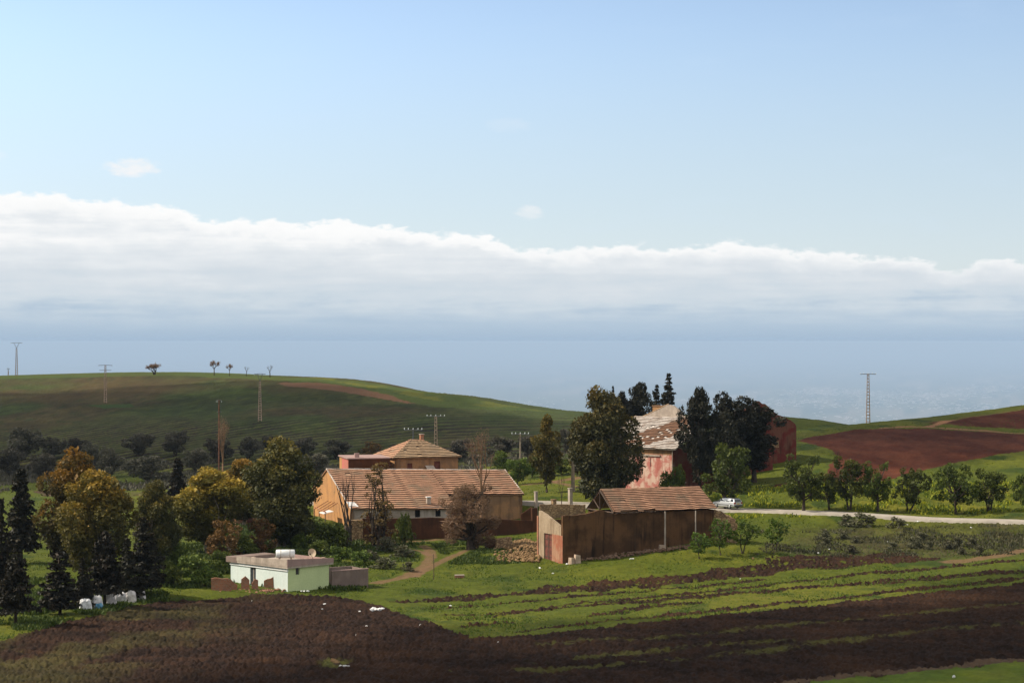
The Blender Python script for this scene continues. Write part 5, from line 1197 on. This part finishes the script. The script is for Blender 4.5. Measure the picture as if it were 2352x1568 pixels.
# ================= small sheds among the eucalyptuses
def sheds():
    rng = random.Random(6)
    for x, d, wpx, yt, lb, rm in ((545, 243, 26, 1252, 'low rusty shed with pale roof edge among the green bushes', M_CONC), (574, 288, 66, 1172, 'small brick hut with red tiles behind the big dark eucalyptus', M_TILE)):
        p = GD(x, d); wd = wpx / F * d; H_ = zat(yt, d) - p.z; a = R(20)
        t = empty('shed', p, a, lb, 'shed'); hw = wd / 2
        mb = MB(); wall_x(mb, -hw, hw, 0, .2, -.5, H_ - .5, [(-.4, .4, -.5, min(1.7, H_ - .8))]); mb.box(-hw, -hw + .2, .2, 2.6, -.5, H_ - .4); mb.box(hw - .2, hw, .2, 2.6, -.5, H_ - .4); mb.box(-hw + .2, hw - .2, 2.4, 2.6, -.5, H_ - .2); mb.build('wall', M_BRICK, t)
        mb = MB(); slab_roof(mb, (-hw - .3, -.4, H_ - .55), (hw + .3, -.4, H_ - .55), (-hw - .3, 2.9, H_ + .05), (hw + .3, 2.9, H_ + .05), 8, rng, .05); deck(mb, (-hw - .3, -.4, H_ - .55), (hw + .3, -.4, H_ - .55), (hw + .3, 2.9, H_ + .05), (-hw - .3, 2.9, H_ + .05)); mb.build('roof', [rm, M_GAP_SHADE], t)
        mb = MB(); mb.box(-.4, .4, .1, .16, -.5, min(1.7, H_ - .8)); mb.build('door', M_DOOR, t)
    # road-side masonry left of the barn
    for x, yb, yt, wpx, lb, m in ((1310, 1164, 1120, 8, 'square gate pillar on the road with a pale lit edge', M_CONC), (1231, 1172, 1128, 6, 'slim grey gate pillar at the farmhouse corner', M_CONC), (1272, 1168, 1146, 9, 'low stone pillar between the two gate pillars', M_STONE)):
        p = GD(x, 297 if x < 1300 else 300); hh = zat(yt, p.y) - p.z; hw = wpx / F * p.y / 2
        t = empty('gate_pillar', p, R(30), lb, 'pillar', 'gate pillars on the road'); mb = MB(); mb.box(-hw, hw, -hw, hw, -.5, hh - .12); mb.build('shaft', m, t); mb = MB(); mb.box(-hw - .06, hw + .06, -hw - .06, hw + .06, hh - .117, hh); mb.build('cap', m, t)
    p = GD(1240, 293); mb = MB(); uu, ww = frame(p, R(6)); l = len_to(p, uu, 1345); ragged_wall(mb, [(0, zat(1158, p.y) - p.z), (l, zat(1160, p.y) - p.z)], 0, .4, -1, rng, .5, .06); ob = mb.build('stone_wall', M_STONE); ob.location = p; ob.rotation_euler = (0, 0, R(6)); tag(ob, 'low orange stone wall under the road edge between house and barn', 'wall')
sheds()

# ------------------------------------------------------------------ poles, car, small things
M_LAT = plain_mat('rust_stained_concrete', (.34, .24, .18), .9, .1, var=.3, scale=2)
M_POLE = plain_mat('grey_pole_concrete', (.25, .20, .15), .9, .1, var=.2, scale=2)
M_STEEL = plain_mat('dark_galvanised_steel', (.09, .09, .095), .6, .4, var=.2)
M_INS = plain_mat('white_glass_insulator', (.62, .66, .64), .3, .5, var=.1)
M_RPOLE = plain_mat('reddish_timber_pole', (.12, .055, .035), .9, .1, var=.3)
def pole(x, yt, armpx, kind, lb, yb=None, d=None, lattice=True, mat=None):
    p = GD(x, d) if d else G(x, yb); hh = zat(yt, p.y) - p.z; aw = armpx / F * p.y
    o = empty('power_pole', p, 0, lb, 'power pole', 'power poles over the farm and the hill')
    mb = MB(); hs = hh * (.84 if kind == 'fork' else 1)
    if lattice:                                 # ladder-like concrete pole: two legs and rungs
        b, t = hh * .030 + .06, hh * .012 + .03
        for s in (-1, 1): mb.hexa([(s * b - .1, -.14, -.4), (s * b + .1, -.14, -.4), (s * b + .1, .14, -.4), (s * b - .1, .14, -.4)], [(s * t - .07, -.09, hs), (s * t + .07, -.09, hs), (s * t + .07, .09, hs), (s * t - .07, .09, hs)])
        n = int(hh / .75)
        for i in range(n): z = hs * (i + .5) / n; r = b + (t - b) * z / hs; mb.box(-r + .005, r - .005, -.07, .07, z - .1, z + .1)
    else: mb.tube([(0, 0, -.4), (0, 0, hs)], [.17, .11], 8)
    mb.build('shaft', mat or (M_LAT if lattice else M_POLE), o)
    def arm(z, wd, bow=0):
        m = MB(); m.tube([(-wd / 2, 0, z - bow), (-wd / 4, 0, z - bow * .3), (0, 0, z), (wd / 4, 0, z - bow * .3), (wd / 2, 0, z - bow)], .075, 5); return m
    ks = MB()
    if kind == 'fork':
        arm(hh, aw, .12).build('crossarm', M_STEEL, o); ks.tube([(0, 0, hs), (-aw * .25, 0, hh - .05)], .07, 5); ks.tube([(0, 0, hs), (aw * .25, 0, hh - .05)], .07, 5); ks.build('brace', M_STEEL, o); zz = [(hh - .15, (-.5, 0, .5))]
    elif kind == 'double':
        arm(hh - .05, aw, .1).build('crossarm', M_STEEL, o); arm(hh - hh * .14, aw * .86, 0).build('crossarm', M_STEEL, o); zz = [(hh - .15, (-.5, -.25, .5))]
    else:
        arm(hh - .05, aw, .06).build('crossarm', M_STEEL, o); zz = [(hh - .05, (-.5, -.28, .0, .28, .5))]
    for z, ps in zz:
        for q in ps:
            m = MB(); s = 1 if kind == 'flat' else -1
            for j in range(3): m.tube([(q * aw, 0, z + s * (.07 + .09 * j)), (q * aw, 0, z + s * (.13 + .09 * j))], [.085, .05], 8)
            m.build('insulator', M_INS, o)
    return o
pole(38, 787, 26, 'fork', 'tall lattice pole with forked head on the far left crest', yb=863)
pole(242, 838, 32, 'double', 'twin-armed lattice pole on the slope of the hill', yb=925)
pole(597, 858, 26, 'fork', 'lattice pole with forked head in the middle of the hill', yb=966)
pole(1001, 955, 40, 'flat', 'lattice pole with white insulators behind the hipped roof', d=385)
pole(1195, 996, 38, 'flat', 'plain round pole with white insulators by the narrow rusty eucalyptus', d=350, lattice=False)
pole(1994, 858, 36, 'flat', 'lattice pole standing alone before the plain at the red field', d=470)
pole(949, 986, 40, 'flat', 'dark pole just behind the point of the hipped roof', d=345, lattice=False, mat=M_STEEL)
pole(19, 846, 7, 'fork', 'tiny pole beyond the crest at the edge of the photo', d=840)
pole(503, 918, 12, 'double', 'reddish timber pole among the olive trees below the hill', d=380, lattice=False, mat=M_RPOLE)
def posts():
    p = GD(1316, 318); hh = zat(1052, p.y) - p.z
    o = empty('concrete_post', p, R(28), 'thick concrete post with a white lamp beside the huge eucalyptus', 'lamp post')
    mb = MB(); mb.hexa([(-.24, -.24, -.4), (.24, -.24, -.4), (.24, .24, -.4), (-.24, .24, -.4)], [(-.17, -.17, hh), (.17, -.17, hh), (.17, .17, hh), (-.17, .17, hh)]); mb.build('shaft', M_POLE, o)
    mb = MB(); mb.tube([(.12, 0, hh - .1), (.3, 0, hh + .05), (.55, 0, hh - .05)], [.12, .24, .16], 8); mb.build('lamp', M_WHITEP, o, True)
    p = G(996, 1330); mb = MB(); hh = zat(1272, p.y) - p.z; mb.tube([(0, 0, -.3), (.03, 0, hh * .5), (-.02, 0, hh)], [.05, .045, .035], 6); ob = mb.build('fence_post', M_WOOD); ob.location = p; tag(ob, 'thin dark stake alone in the grass beside the path', 'stake')
    # brick scrap in the grass
    p = G(1056, 1325); o = empty('hollow_brick', p, R(5), 'red hollow brick slab lying in the open grass', 'brick'); mb = MB(); mb.box(-.55, .5, -.25, .25, -.05, .22); mb.build('body', M_BRICK, o); mb = MB(); mb.box(-.57, .52, -.27, .27, .223, .28); mb.build('mortar', M_CONC, o)
    p = G(770, 1520); mb = MB(); r = random.Random(8); mb.rock((0, 0, .08), .34, r); ob = mb.build('boulder', M_RUBBLE); ob.location = p; tag(ob, 'pale orange stone on the grass tuft in the ploughed field', 'stone')
    p = G(1452, 1285); mb = MB(); mb.rock((0, 0, .05), .2, r); ob = mb.build('boulder', M_RUBBLE); ob.location = G(1730, 1283); tag(ob, 'small reddish stone by the young trees', 'stone')
posts()
def tarps():
    rng = random.Random(9); cols = [(.62, .60, .58), (.50, .47, .46), (.42, .40, .40), (.56, .52, .50), (.66, .66, .66), (.08, .24, .36)]
    mats = [plain_mat('tarpaulin', c, .35, .5, var=.22, scale=3) for c in cols]; mats[5].name = 'blue_tarpaulin'
    data = [(196, 1402, 26, 27, 4, 'crumpled shiny white tarpaulin at the near end of the heap'), (222, 1397, 24, 30, 0, 'white tarpaulin bundle beside the crumpled shiny one'), (228, 1400, 18, 14, 5, 'blue plastic bundle lying on the white tarpaulins'),
            (254, 1390, 24, 26, 1, 'grey white covered stack behind the conifer trunk'), (277, 1384, 24, 24, 2, 'dull grey covered stack in the middle of the heap'), (300, 1380, 24, 23, 3, 'pinkish covered stack next to the dull grey one'), (322, 1376, 22, 20, 1, 'last grey covered stack at the far end of the heap')]
    for x, yb, wpx, hpx, m, lb in data:
        p = G(x, yb); w_ = wpx / F * p.y / 2; hh = hpx / F * p.y; n = 9; mb = MB(); vs = []; fs = []
        for lv, (k, z) in enumerate(((1.12, -.2), (1.04, .3), (.98, .62), (.86, .9), (.5, 1.0))):
            for i in range(n * 2):
                an = math.pi * i / n; c = math.cos(an); s = math.sin(an); q = (abs(c) ** 4 + abs(s) ** 4) ** -.25; j = rng.uniform(.86, 1.12); vs.append((c * q * w_ * k * j, s * q * w_ * .7 * k * j, z * hh + rng.uniform(-.09, .09)))
        N = n * 2
        for l in range(4): fs += [(l * N + i, l * N + (i + 1) % N, (l + 1) * N + (i + 1) % N, (l + 1) * N + i) for i in range(N)]
        fs.append(tuple(4 * N + i for i in range(N))); mb.add(vs, fs); ob = mb.build('tarpaulin_stack', mats[m]); ob.location = p; ob.rotation_euler = (0, 0, R(18)); tag(ob, lb, 'tarpaulin', 'tarpaulin covered stacks under the conifers')
    # white rags on the plough
    rags = [(866, 1400, .62, 'largest white plastic heap at the edge of the plough'), (842, 1440, .24, None), (745, 1388, .2, None), (740, 1400, .17, None), (968, 1437, .24, None), (790, 1531, .28, 'long white plastic rag near the pale stone'), (826, 1405, .14, None), (578, 1381, .10, None), (1145, 1476, .13, None), (1035, 1392, .2, None), (820, 1460, .2, None),
            (1880, 1271, .2, None), (1700, 1330, .13, None), (1452, 1284, .3, 'white plastic scrap before the tumbled stones'), (1240, 1305, .22, None), (1301, 1296, .25, 'white scrap at the corner of the barn'), (2108, 1198, .25, None), (2040, 1245, .17, None), (1905, 1262, .15, None), (2085, 1206, .2, None), (2230, 1212, .2, None), (1270, 1318, .2, None), (700, 1358, .3, 'white scrap by the mint green wall'), (2190, 1555, .2, None)]
    mw = plain_mat('white_plastic', (.68, .67, .65), .5, .3, var=.1)
    for i, (x, y, s, lb) in enumerate(rags):
        p = G(x, y); mb = MB()
        for k in range(1 if s < .25 else 4): mb.rock((rng.uniform(-1, 1) * s * (0 if s < .25 else 1.3), rng.uniform(-.6, .6) * s, .08), s * (.8 if s < .25 else .5), rng, .55)
        ob = mb.build('plastic_scrap', mw); ob.location = p; tag(ob, lb or 'small white plastic scrap littering the ground', 'litter', 'white scraps littering the fields')
tarps()
def car():
    p0 = None
    for i in range(len(ROAD) - 1):
        if ROAD[i].x <= (1673 - CX) / F * ROAD[i].y <= ROAD[i + 1].x + .01: p0 = i
    P = ROAD[p0]; d = (ROAD[p0 + 3] - ROAD[p0 - 3]).normalized()
    # stands on the near lane, heading left and away
    mx, my = P.x, P.y; n = Vector((-d.y, d.x, 0)); zc = sum(h(ROAD[k].x, ROAD[k].y) for k in range(p0 - 4, p0 + 5)) / 9 + .35 + .03
    base = Vector((mx, my, zc)) + n * -.5 - Vector((d.x, d.y, 0)) * (-.45)
    o = empty('parked_car', base, math.atan2(-d.y, -d.x) - R(20), 'silver estate car seen from behind on the road past the barn', 'car')
    MP = plain_mat('silver_paint', (.62, .63, .64), .28, .5, .55, var=.03); MG = plain_mat('tinted_glass', (.03, .035, .04), .08, .6, 0, var=.05); MT = plain_mat('tyre_rubber', (.02, .02, .02), .85, .2, var=.1); MR = plain_mat('alloy_rim', (.5, .5, .5), .35, .5, .7, var=.05); MB_ = plain_mat('black_trim', (.03, .03, .032), .6, .3, var=.1); ML = plain_mat('red_lens', (.22, .015, .012), .25, .5, var=.05); MY = plain_mat('yellow_plate', (.62, .45, .08), .5, .3, var=.03)
    # x forward, y left; lower body lofted from sections
    sec = [(-2.28, .40, .98, .78), (-2.2, .30, 1.0, .84), (-1.5, .24, 1.0, .87), (0, .22, .98, .88), (1.0, .22, .94, .87), (1.6, .24, .86, .85), (2.1, .30, .74, .78), (2.24, .40, .62, .66)]
    vs = []; fs = []; K = 10
    for x, zb, zt, hw in sec:
        zm = (zb + zt) / 2
        vs += [(x, y * hw, z) for y, z in ((-.90, zb), (-1, zb + .12), (-1.0, zm), (-.97, zt - .08), (-.88, zt), (.88, zt), (.97, zt - .08), (1.0, zm), (1, zb + .12), (.90, zb))]
    for i in range(len(sec) - 1): fs += [(i * K + k, i * K + (k + 1) % K, (i + 1) * K + (k + 1) % K, (i + 1) * K + k) for k in range(K)]
    fs += [tuple(range(K)), tuple((len(sec) - 1) * K + k for k in range(K - 1, -1, -1))]
    mb = MB(); mb.add(vs, fs)
    # greenhouse
    gs = [(-2.18, -2.02), (-2.0, -1.86), (-.2, -.2), (.62, .25), (1.12, .45)]
    roof = [(-2.0, 1.40, .60), (-1.2, 1.46, .63), (-.2, 1.47, .63), (.30, 1.43, .60)]; beltx = [(-2.24, .98), (-1.2, .98), (-.2, .97), (1.18, .92)]
    vs = []
    for (x, z, hw), (bx, bz) in zip(roof, beltx): vs += [(bx, -.80, bz - .03), (x, -hw, z), (x, hw, z), (bx, .80, bz - .03)]
    fs = [(i * 4 + k, i * 4 + k + 1, i * 4 + 5 + k, i * 4 + 4 + k) for i in range(3) for k in range(3)] + [(0, 3, 2, 1), (12, 13, 14, 15)]
    mb.add(vs, fs); mb.build('body', MP, o, False)
    def on_side(s, x0, x1, xa, xb, z0=1.0, z1=1.38):
        f = lambda z: (.80 + (.615 - .80) * (z - .95) / (1.45 - .95) + .006) * s
        m = MB(); a = [(x0, f(z0), z0), (x1, f(z0), z0), (xb, f(z1), z1), (xa, f(z1), z1)]; b = [(x, y - .02 * s, z) for x, y, z in a]; m.hexa(a, b); return m
    for s in (1, -1):
        for q in ((-2.02, -1.42, -1.9, -1.42), (-1.30, -.55, -1.30, -.55), (-.45, .88, -.45, .36)): on_side(s, *q).build('side_window', MG, o)
        m = MB(); m.box(-2.0, 1.9, s * .882 - .012, s * .882 + .012, .50, .58); m.build('side_moulding', MB_, o)
        m = MB(); m.box(.72, .92, s * .88 - .09, s * .88 + .09, .98, 1.12); m.build('mirror', MB_, o)
        m = MB(); m.box(-2.31, -2.16, s * .68 - .14, s * .68 + .14, .72, .96); m.build('tail_light', ML, o)
        m = MB(); m.box(2.12, 2.23, s * .52 - .16, s * .52 + .16, .56, .68); m.build('headlight', MR, o)
        m = MB(); m.tube([(-1.7, s * .56, 1.50), (-.1, s * .56, 1.52)], .025, 5); m.build('roof_rail', MB_, o)
        for x in (-1.32, 1.34):
            m = MB(); m.tube([(x, s * .68, .31), (x, s * .70, .31), (x, s * .88, .31), (x, s * .90, .31)], [.27, .31, .31, .27], 18); wv = m.build('wheel', MT, o, False)
            m = MB(); m.tube([(x, s * .895, .31), (x, s * .915, .31)], [.20, .17], 12); m.build('rim', MR, wv)
    m = MB(); m.hexa([(-2.235, -.66, 1.02), (-2.235, .66, 1.02), (-2.21, .66, 1.02), (-2.21, -.66, 1.02)], [(-2.07, -.54, 1.37), (-2.07, .54, 1.37), (-2.04, .54, 1.37), (-2.04, -.54, 1.37)]); m.build('rear_window', MG, o)
    m = MB(); m.hexa([(1.17, -.66, .96), (1.17, .66, .96), (1.14, .66, .96), (1.14, -.66, .96)], [(.44, -.54, 1.39), (.44, .54, 1.39), (.41, .54, 1.38), (.41, -.54, 1.38)]); m.build('windscreen', MG, o)
    m = MB(); m.box(-2.36, -2.2, -.80, .80, .36, .56); m.build('rear_bumper', MB_, o); m = MB(); m.box(-2.305, -2.285, -.26, .26, .66, .78); m.build('number_plate', MY, o)
    m = MB(); m.box(2.14, 2.30, -.68, .68, .34, .52); m.build('front_bumper', MB_, o)
car()
# far towns on the plain: pale roofs too many and too small to count
def towns():
    rng = random.Random(10); mb = MB()
    spots = [(1900, 900, 60, 5, 260), (2150, 905, 90, 6, 300), (1800, 925, 80, 6, 160), (2050, 925, 120, 8, 220), (2250, 940, 60, 6, 120), (1650, 915, 50, 5, 60), (1250, 925, 60, 5, 40), (2300, 890, 50, 5, 120), (1950, 958, 60, 6, 60)]
    for x, y, sx, sy, n in spots:
        for i in range(n):
            px = rng.gauss(x, sx); py = rng.gauss(y, sy); t = (py - CY) / F
            if t < .016: continue
            d = -PLAIN / t; X = (px - CX) / F * d; s = rng.uniform(4, 12) * d / 24000; l = s * rng.uniform(1, 3)
            mb.box(X - l, X + l, d - s, d + s, PLAIN - 5, PLAIN + rng.uniform(5, 14))
    ob = mb.build('distant_town', plain_mat('pale_far_roofs', (.70, .62, .56), .9, .1, var=.3, scale=.01)); tag(ob, kind='stuff')
towns()

# ------------------------------------------------------------------ air, sky, sun, camera
def build_world():
    w = bpy.data.worlds.new('World'); SC.world = w; w.use_nodes = True
    t = NT(w.node_tree); t.n.clear()
    sky = t.node('ShaderNodeTexSky', sky_type='NISHITA'); sky.sun_disc = False
    sky.sun_elevation = R(SUN_EL); sky.sun_rotation = R(SUN_ROT); sky.altitude = 600; sky.air_density = 1.0; sky.dust_density = SKY_DUST; sky.ozone_density = 1.5
    g = t.node('ShaderNodeTexCoord').outputs['Generated']
    sp = t.node('ShaderNodeSeparateXYZ'); t.l.new(g, sp.inputs[0])
    az = t.math('ARCTAN2', sp.outputs[0], sp.outputs[1]); el = t.math('ARCSINE', sp.outputs[2])
    cv = t.node('ShaderNodeCombineXYZ'); t.l.new(az, cv.inputs[0]); t.l.new(el, cv.inputs[1]); P = cv.outputs[0]
    # upper edge of the far cloud bank by bearing
    fc = t.node('ShaderNodeFloatCurve'); t.l.new(t.math('MULTIPLY_ADD', az, 1 / .8, .5), fc.inputs['Value'])
    cu = fc.mapping.curves[0]
    pts = [(0, 438), (196-196+1, 458)]
    data = [(-700,470),(0,458),(200,462),(300,468),(400,478),(470,505),(540,512),(680,512),(800,518),(1000,530),(1180,560),(1260,580),(1400,572),(1600,562),(1740,562),(1820,585),(2060,592),(2160,622),(2260,600),(2352,606),(3000,640)]
    prs = [(((x - CX) / F) / .8 + .5, (CY - y) / F / .12) for x, y in data]
    cu.points[0].location = (0, .55); cu.points[1].location = (1, .3)
    for a, b in prs: cu.points.new(a, b)
    fc.mapping.update()
    top = t.math('MULTIPLY', fc.outputs[0], .12)
    n_big = t.noise(t.mapping(P, (42, 85, 1), (3.1, 1.7, 0)), 1, 6, .55)
    n_puff = t.noise(t.mapping(P, (120, 260, 1), (7.7, 2.2, 0)), 1, 6, .6)
    edge = t.math('ADD', t.math('SUBTRACT', top, el), t.math('ADD', t.math('MULTIPLY_ADD', n_big, .017, -.0085), t.math('MULTIPLY_ADD', n_puff, .010, -.005)))
    mask = t.ramp(edge, -.0012, .0020)
    depth = t.math('DIVIDE', edge, .052)             # 0 at the sunlit tops, 1 towards the horizon
    # strata: long flat grey bases
    st = t.noise(t.mapping(P, (9, 150, 1), (1.3, 4.2, 0)), 1, 5, .6)
    st2 = t.noise(t.mapping(P, (30, 95, 1), (5.3, 8.2, 0)), 1, 5, .6)
    wob = t.math('ADD', t.math('MULTIPLY_ADD', st, .8, -.40), t.math('MULTIPLY_ADD', st2, .75, -.375))
    body = t.math('MULTIPLY_ADD', wob, t.math('MINIMUM', t.math('MULTIPLY_ADD', depth, 2.2, .12), 1.0), depth)
    # sunlit rim first, then tones that settle into the haze with falling elevation
    low = t.math('MULTIPLY_ADD', el, -1 / .052, 1.0)
    body = t.math('ADD', t.math('MULTIPLY', t.ramp(edge, -.001, .011), .22), t.math('MULTIPLY', t.math('MAXIMUM', low, 0.0), .70))
    body = t.math('MULTIPLY_ADD', wob, t.math('MULTIPLY', t.ramp(edge, .001, .012), t.math('MULTIPLY', t.ramp(el, .002, .022), .62)), body)
    cr = t.node('ShaderNodeValToRGB'); t.l.new(body, cr.inputs[0]); e = cr.color_ramp.elements
    K = CLOUD_GAIN
    stops = [(0.0, (.985,.985,.98)), (.17, (.92,.93,.935)), (.30, (.79,.825,.855)), (.48, (.68,.735,.785)), (.66, (.60,.68,.75)), (.80, (.465,.575,.69)), (.92, (.362,.483,.628))]
    while len(e) < len(stops): e.new(.5)
    for k, (p, c) in zip(e, stops): k.position = p; k.color = (c[0], c[1], c[2], 1)
    cloud = t.node('ShaderNodeVectorMath', operation='SCALE'); t.l.new(cr.outputs[0], cloud.inputs[0]); cloud.inputs['Scale'].default_value = K / SKY_STRENGTH
    # clear sky tinted, with thin haze low down and two small cloudlets
    blue = t.mix(1.0, sky.outputs[0], SKY_TINT, 'MULTIPLY')
    wisp = t.ramp(t.noise(t.mapping(P, (16, 60, 1), (2, 9, 0)), 1, 6, .6), .5, .85)
    fall = t.math('MULTIPLY_ADD', t.ramp(el, .16, .05), -.20, 1.0); fall = t.math('MULTIPLY', fall, t.math('MULTIPLY_ADD', t.math('MINIMUM', t.math('MAXIMUM', az, -.5), .5), -.45, 1.0))
    bs = t.node('ShaderNodeVectorMath', operation='SCALE'); t.l.new(blue, bs.inputs[0]); t.l.new(fall, bs.inputs['Scale']); blue = bs.outputs[0]
    veil = t.math('MULTIPLY', t.ramp(el, .17, .035), .45)
    veil = t.math('ADD', veil, t.math('MULTIPLY', wisp, .10))
    vm = t.node('ShaderNodeVectorMath', operation='SCALE'); vm.inputs[0].default_value = (.66, .80, .97); vm.inputs['Scale'].default_value = K / SKY_STRENGTH
    clear = t.mix(veil, blue, vm.outputs[0])
    # brighter towards the sun
    for x, y, rx, ry, a in ((315, 393, 74, 26, .85), (1215, 488, 36, 20, .5), (1170, 290, 60, 22, .12), (5, 372, 40, 20, .2)):
        da = t.math('DIVIDE', t.math('SUBTRACT', az, (x - CX) / F), rx / F); de = t.math('DIVIDE', t.math('SUBTRACT', el, (CY - y) / F), ry / F)
        r2 = t.math('ADD', t.math('MULTIPLY', da, da), t.math('MULTIPLY', de, de))
        r2 = t.math('ADD', r2, t.math('MULTIPLY_ADD', n_puff, 2.4, -1.2))
        cm = t.math('MULTIPLY', t.ramp(r2, 1.0, -.2), a)
        vv = t.node('ShaderNodeVectorMath', operation='SCALE'); vv.inputs[0].default_value = (.93, .92, .92); vv.inputs['Scale'].default_value = K / SKY_STRENGTH
        clear = t.mix(cm, clear, vv.outputs[0])
    # grey cloud cover added outside the view to neutralise the sky's ambient light
    aa = t.math('ABSOLUTE', az)
    ov = t.math('MULTIPLY', t.math('MAXIMUM', t.ramp(el, .24, .42), t.ramp(aa, .5, 1.0)), t.math('MULTIPLY_ADD', t.ramp(t.noise(g, 2.2, 5, .6), .35, .6), .45, .5))
    ovc = t.node('ShaderNodeVectorMath', operation='SCALE'); ovc.inputs[0].default_value = OVERHEAD; ovc.inputs['Scale'].default_value = 1 / SKY_STRENGTH
    clear = t.mix(ov, clear, ovc.outputs[0])
    out = t.mix(mask, clear, cloud.outputs[0])
    bg = t.node('ShaderNodeBackground'); t.l.new(out, bg.inputs[0]); bg.inputs[1].default_value = SKY_STRENGTH
    o = t.node('ShaderNodeOutputWorld'); t.l.new(bg.outputs[0], o.inputs[0])

SUN_EL = 41.0; SUN_ROT = -86.0; SKY_STRENGTH = .1; SKY_DUST = .6; CLOUD_GAIN = .72; SKY_TINT = (1.28, 1.21, 1.22)
HAZE_D = 4.0e-5; HAZE_C = (.50, .67, .90)
OVERHEAD = (.235, .205, .165)
build_world()
def build_sun():
    L = bpy.data.lights.new('sun', 'SUN'); L.energy = 4.4; L.angle = R(.5); L.color = (1, .91, .77)
    o = bpy.data.objects.new('sun', L); COL.objects.link(o)
    a = R(SUN_ROT); d = Vector((math.sin(a) * math.cos(R(SUN_EL)), math.cos(a) * math.cos(R(SUN_EL)), math.sin(R(SUN_EL))))
    o.rotation_euler = d.to_track_quat('Z', 'Y').to_euler(); o.location = d * 400
build_sun()
def build_haze():
    mb = MB(); mb.box(-300000, 300000, -60, 420000, PLAIN - 3, 9)
    m = bpy.data.materials.new('hazy_air'); m.use_nodes = True; t = NT(m.node_tree); t.n.clear()
    v = t.node('ShaderNodeVolumePrincipled'); v.inputs['Density'].default_value = HAZE_D; v.inputs['Color'].default_value = (*HAZE_C, 1); v.inputs['Anisotropy'].default_value = 0.0
    o = t.node('ShaderNodeOutputMaterial'); t.l.new(v.outputs[0], o.inputs['Volume'])
    ob = mb.build('haze', m); tag(ob, kind='stuff')
build_haze()
def build_shade_clouds():
    # cloud-like blobs added out of view, shaped to shade hill, near plough and rise
    m = bpy.data.materials.new('shade_cloud'); m.use_nodes = True; t = NT(m.node_tree); t.n.clear()
    d = t.node('ShaderNodeBsdfDiffuse'); d.inputs[0].default_value = (.9, .9, .9, 1); tr = t.node('ShaderNodeBsdfTransparent'); mx = t.node('ShaderNodeMixShader'); mx.inputs[0].default_value = .36
    t.l.new(tr.outputs[0], mx.inputs[1]); t.l.new(d.outputs[0], mx.inputs[2]); o = t.node('ShaderNodeOutputMaterial'); t.l.new(mx.outputs[0], o.inputs[0])
    a = R(SUN_ROT); sd = Vector((math.sin(a) * math.cos(R(SUN_EL)), math.cos(a) * math.cos(R(SUN_EL)), math.sin(R(SUN_EL))))
    from mathutils import noise as mn
    for nm, foot, alt, gz, lb in (('hill', HILL_SHADE, 420.0, -22, 'unseen cloud added to shade the long hill'), ('field', FIELD_SHADE, 300.0, -23, ''), ('rise', RISE_SHADE, 260.0, -18, '')):
        k = (alt - gz) / sd.z; off = sd * k; b = bmesh.new()
        for (x, y, rx, ry) in foot:
            s = bmesh.ops.create_icosphere(b, subdivisions=4, radius=1)['verts']
            for v in s:
                q = v.co.copy(); n = mn.fractal(q * 2.2 + Vector((x, y, 0)) * .013, 1.0, 2.0, 4) * .22 + 1
                v.co = Vector((x + q.x * rx * n, y + q.y * ry * n, gz + q.z * min(rx, ry) * .18 * n)) + off
        me = bpy.data.meshes.new('cloud'); b.to_mesh(me); b.free(); me.materials.append(m); ob = link('cloud', me); tag(ob, kind='stuff')  # unseen blob, added only for the shade it casts
HILL_SHADE = [(-150, 520, 75, 130), (-80, 540, 60, 110), (-35, 520, 40, 90), (-100, 430, 80, 40), (-220, 560, 70, 120), (-60, 620, 50, 55), (-160, 640, 60, 45), (-100, 660, 60, 40), (0, 500, 26, 60)]
FIELD_SHADE = [(0, 128, 24, 18), (72, 208, 30, 22), (98, 225, 34, 36), (14, 150, 26, 30), (40, 160, 28, 32), (65, 165, 30, 38), (85, 180, 26, 34), (30, 120, 50, 30)]
RISE_SHADE = [(70, 375, 20, 40), (92, 395, 26, 50), (115, 410, 30, 60), (75, 410, 26, 35), (88, 580, 50, 60), (60, 560, 36, 50)]
build_shade_clouds()
cam = bpy.data.cameras.new('camera'); co = bpy.data.objects.new('camera', cam); COL.objects.link(co)
co.location = (0, 0, 0); co.rotation_euler = (R(90), 0, 0); cam.sensor_width = 36; cam.lens = 36 * F / 2352; cam.clip_start = .5; cam.clip_end = 1e6
SC.camera = co
SC.view_settings.view_transform = 'Standard'; SC.view_settings.look = 'None'; SC.view_settings.exposure = .5; SC.view_settings.gamma = 1
SC.cycles.volume_bounces = 0; SC.cycles.max_bounces = 6
SC.cycles.use_denoising = True
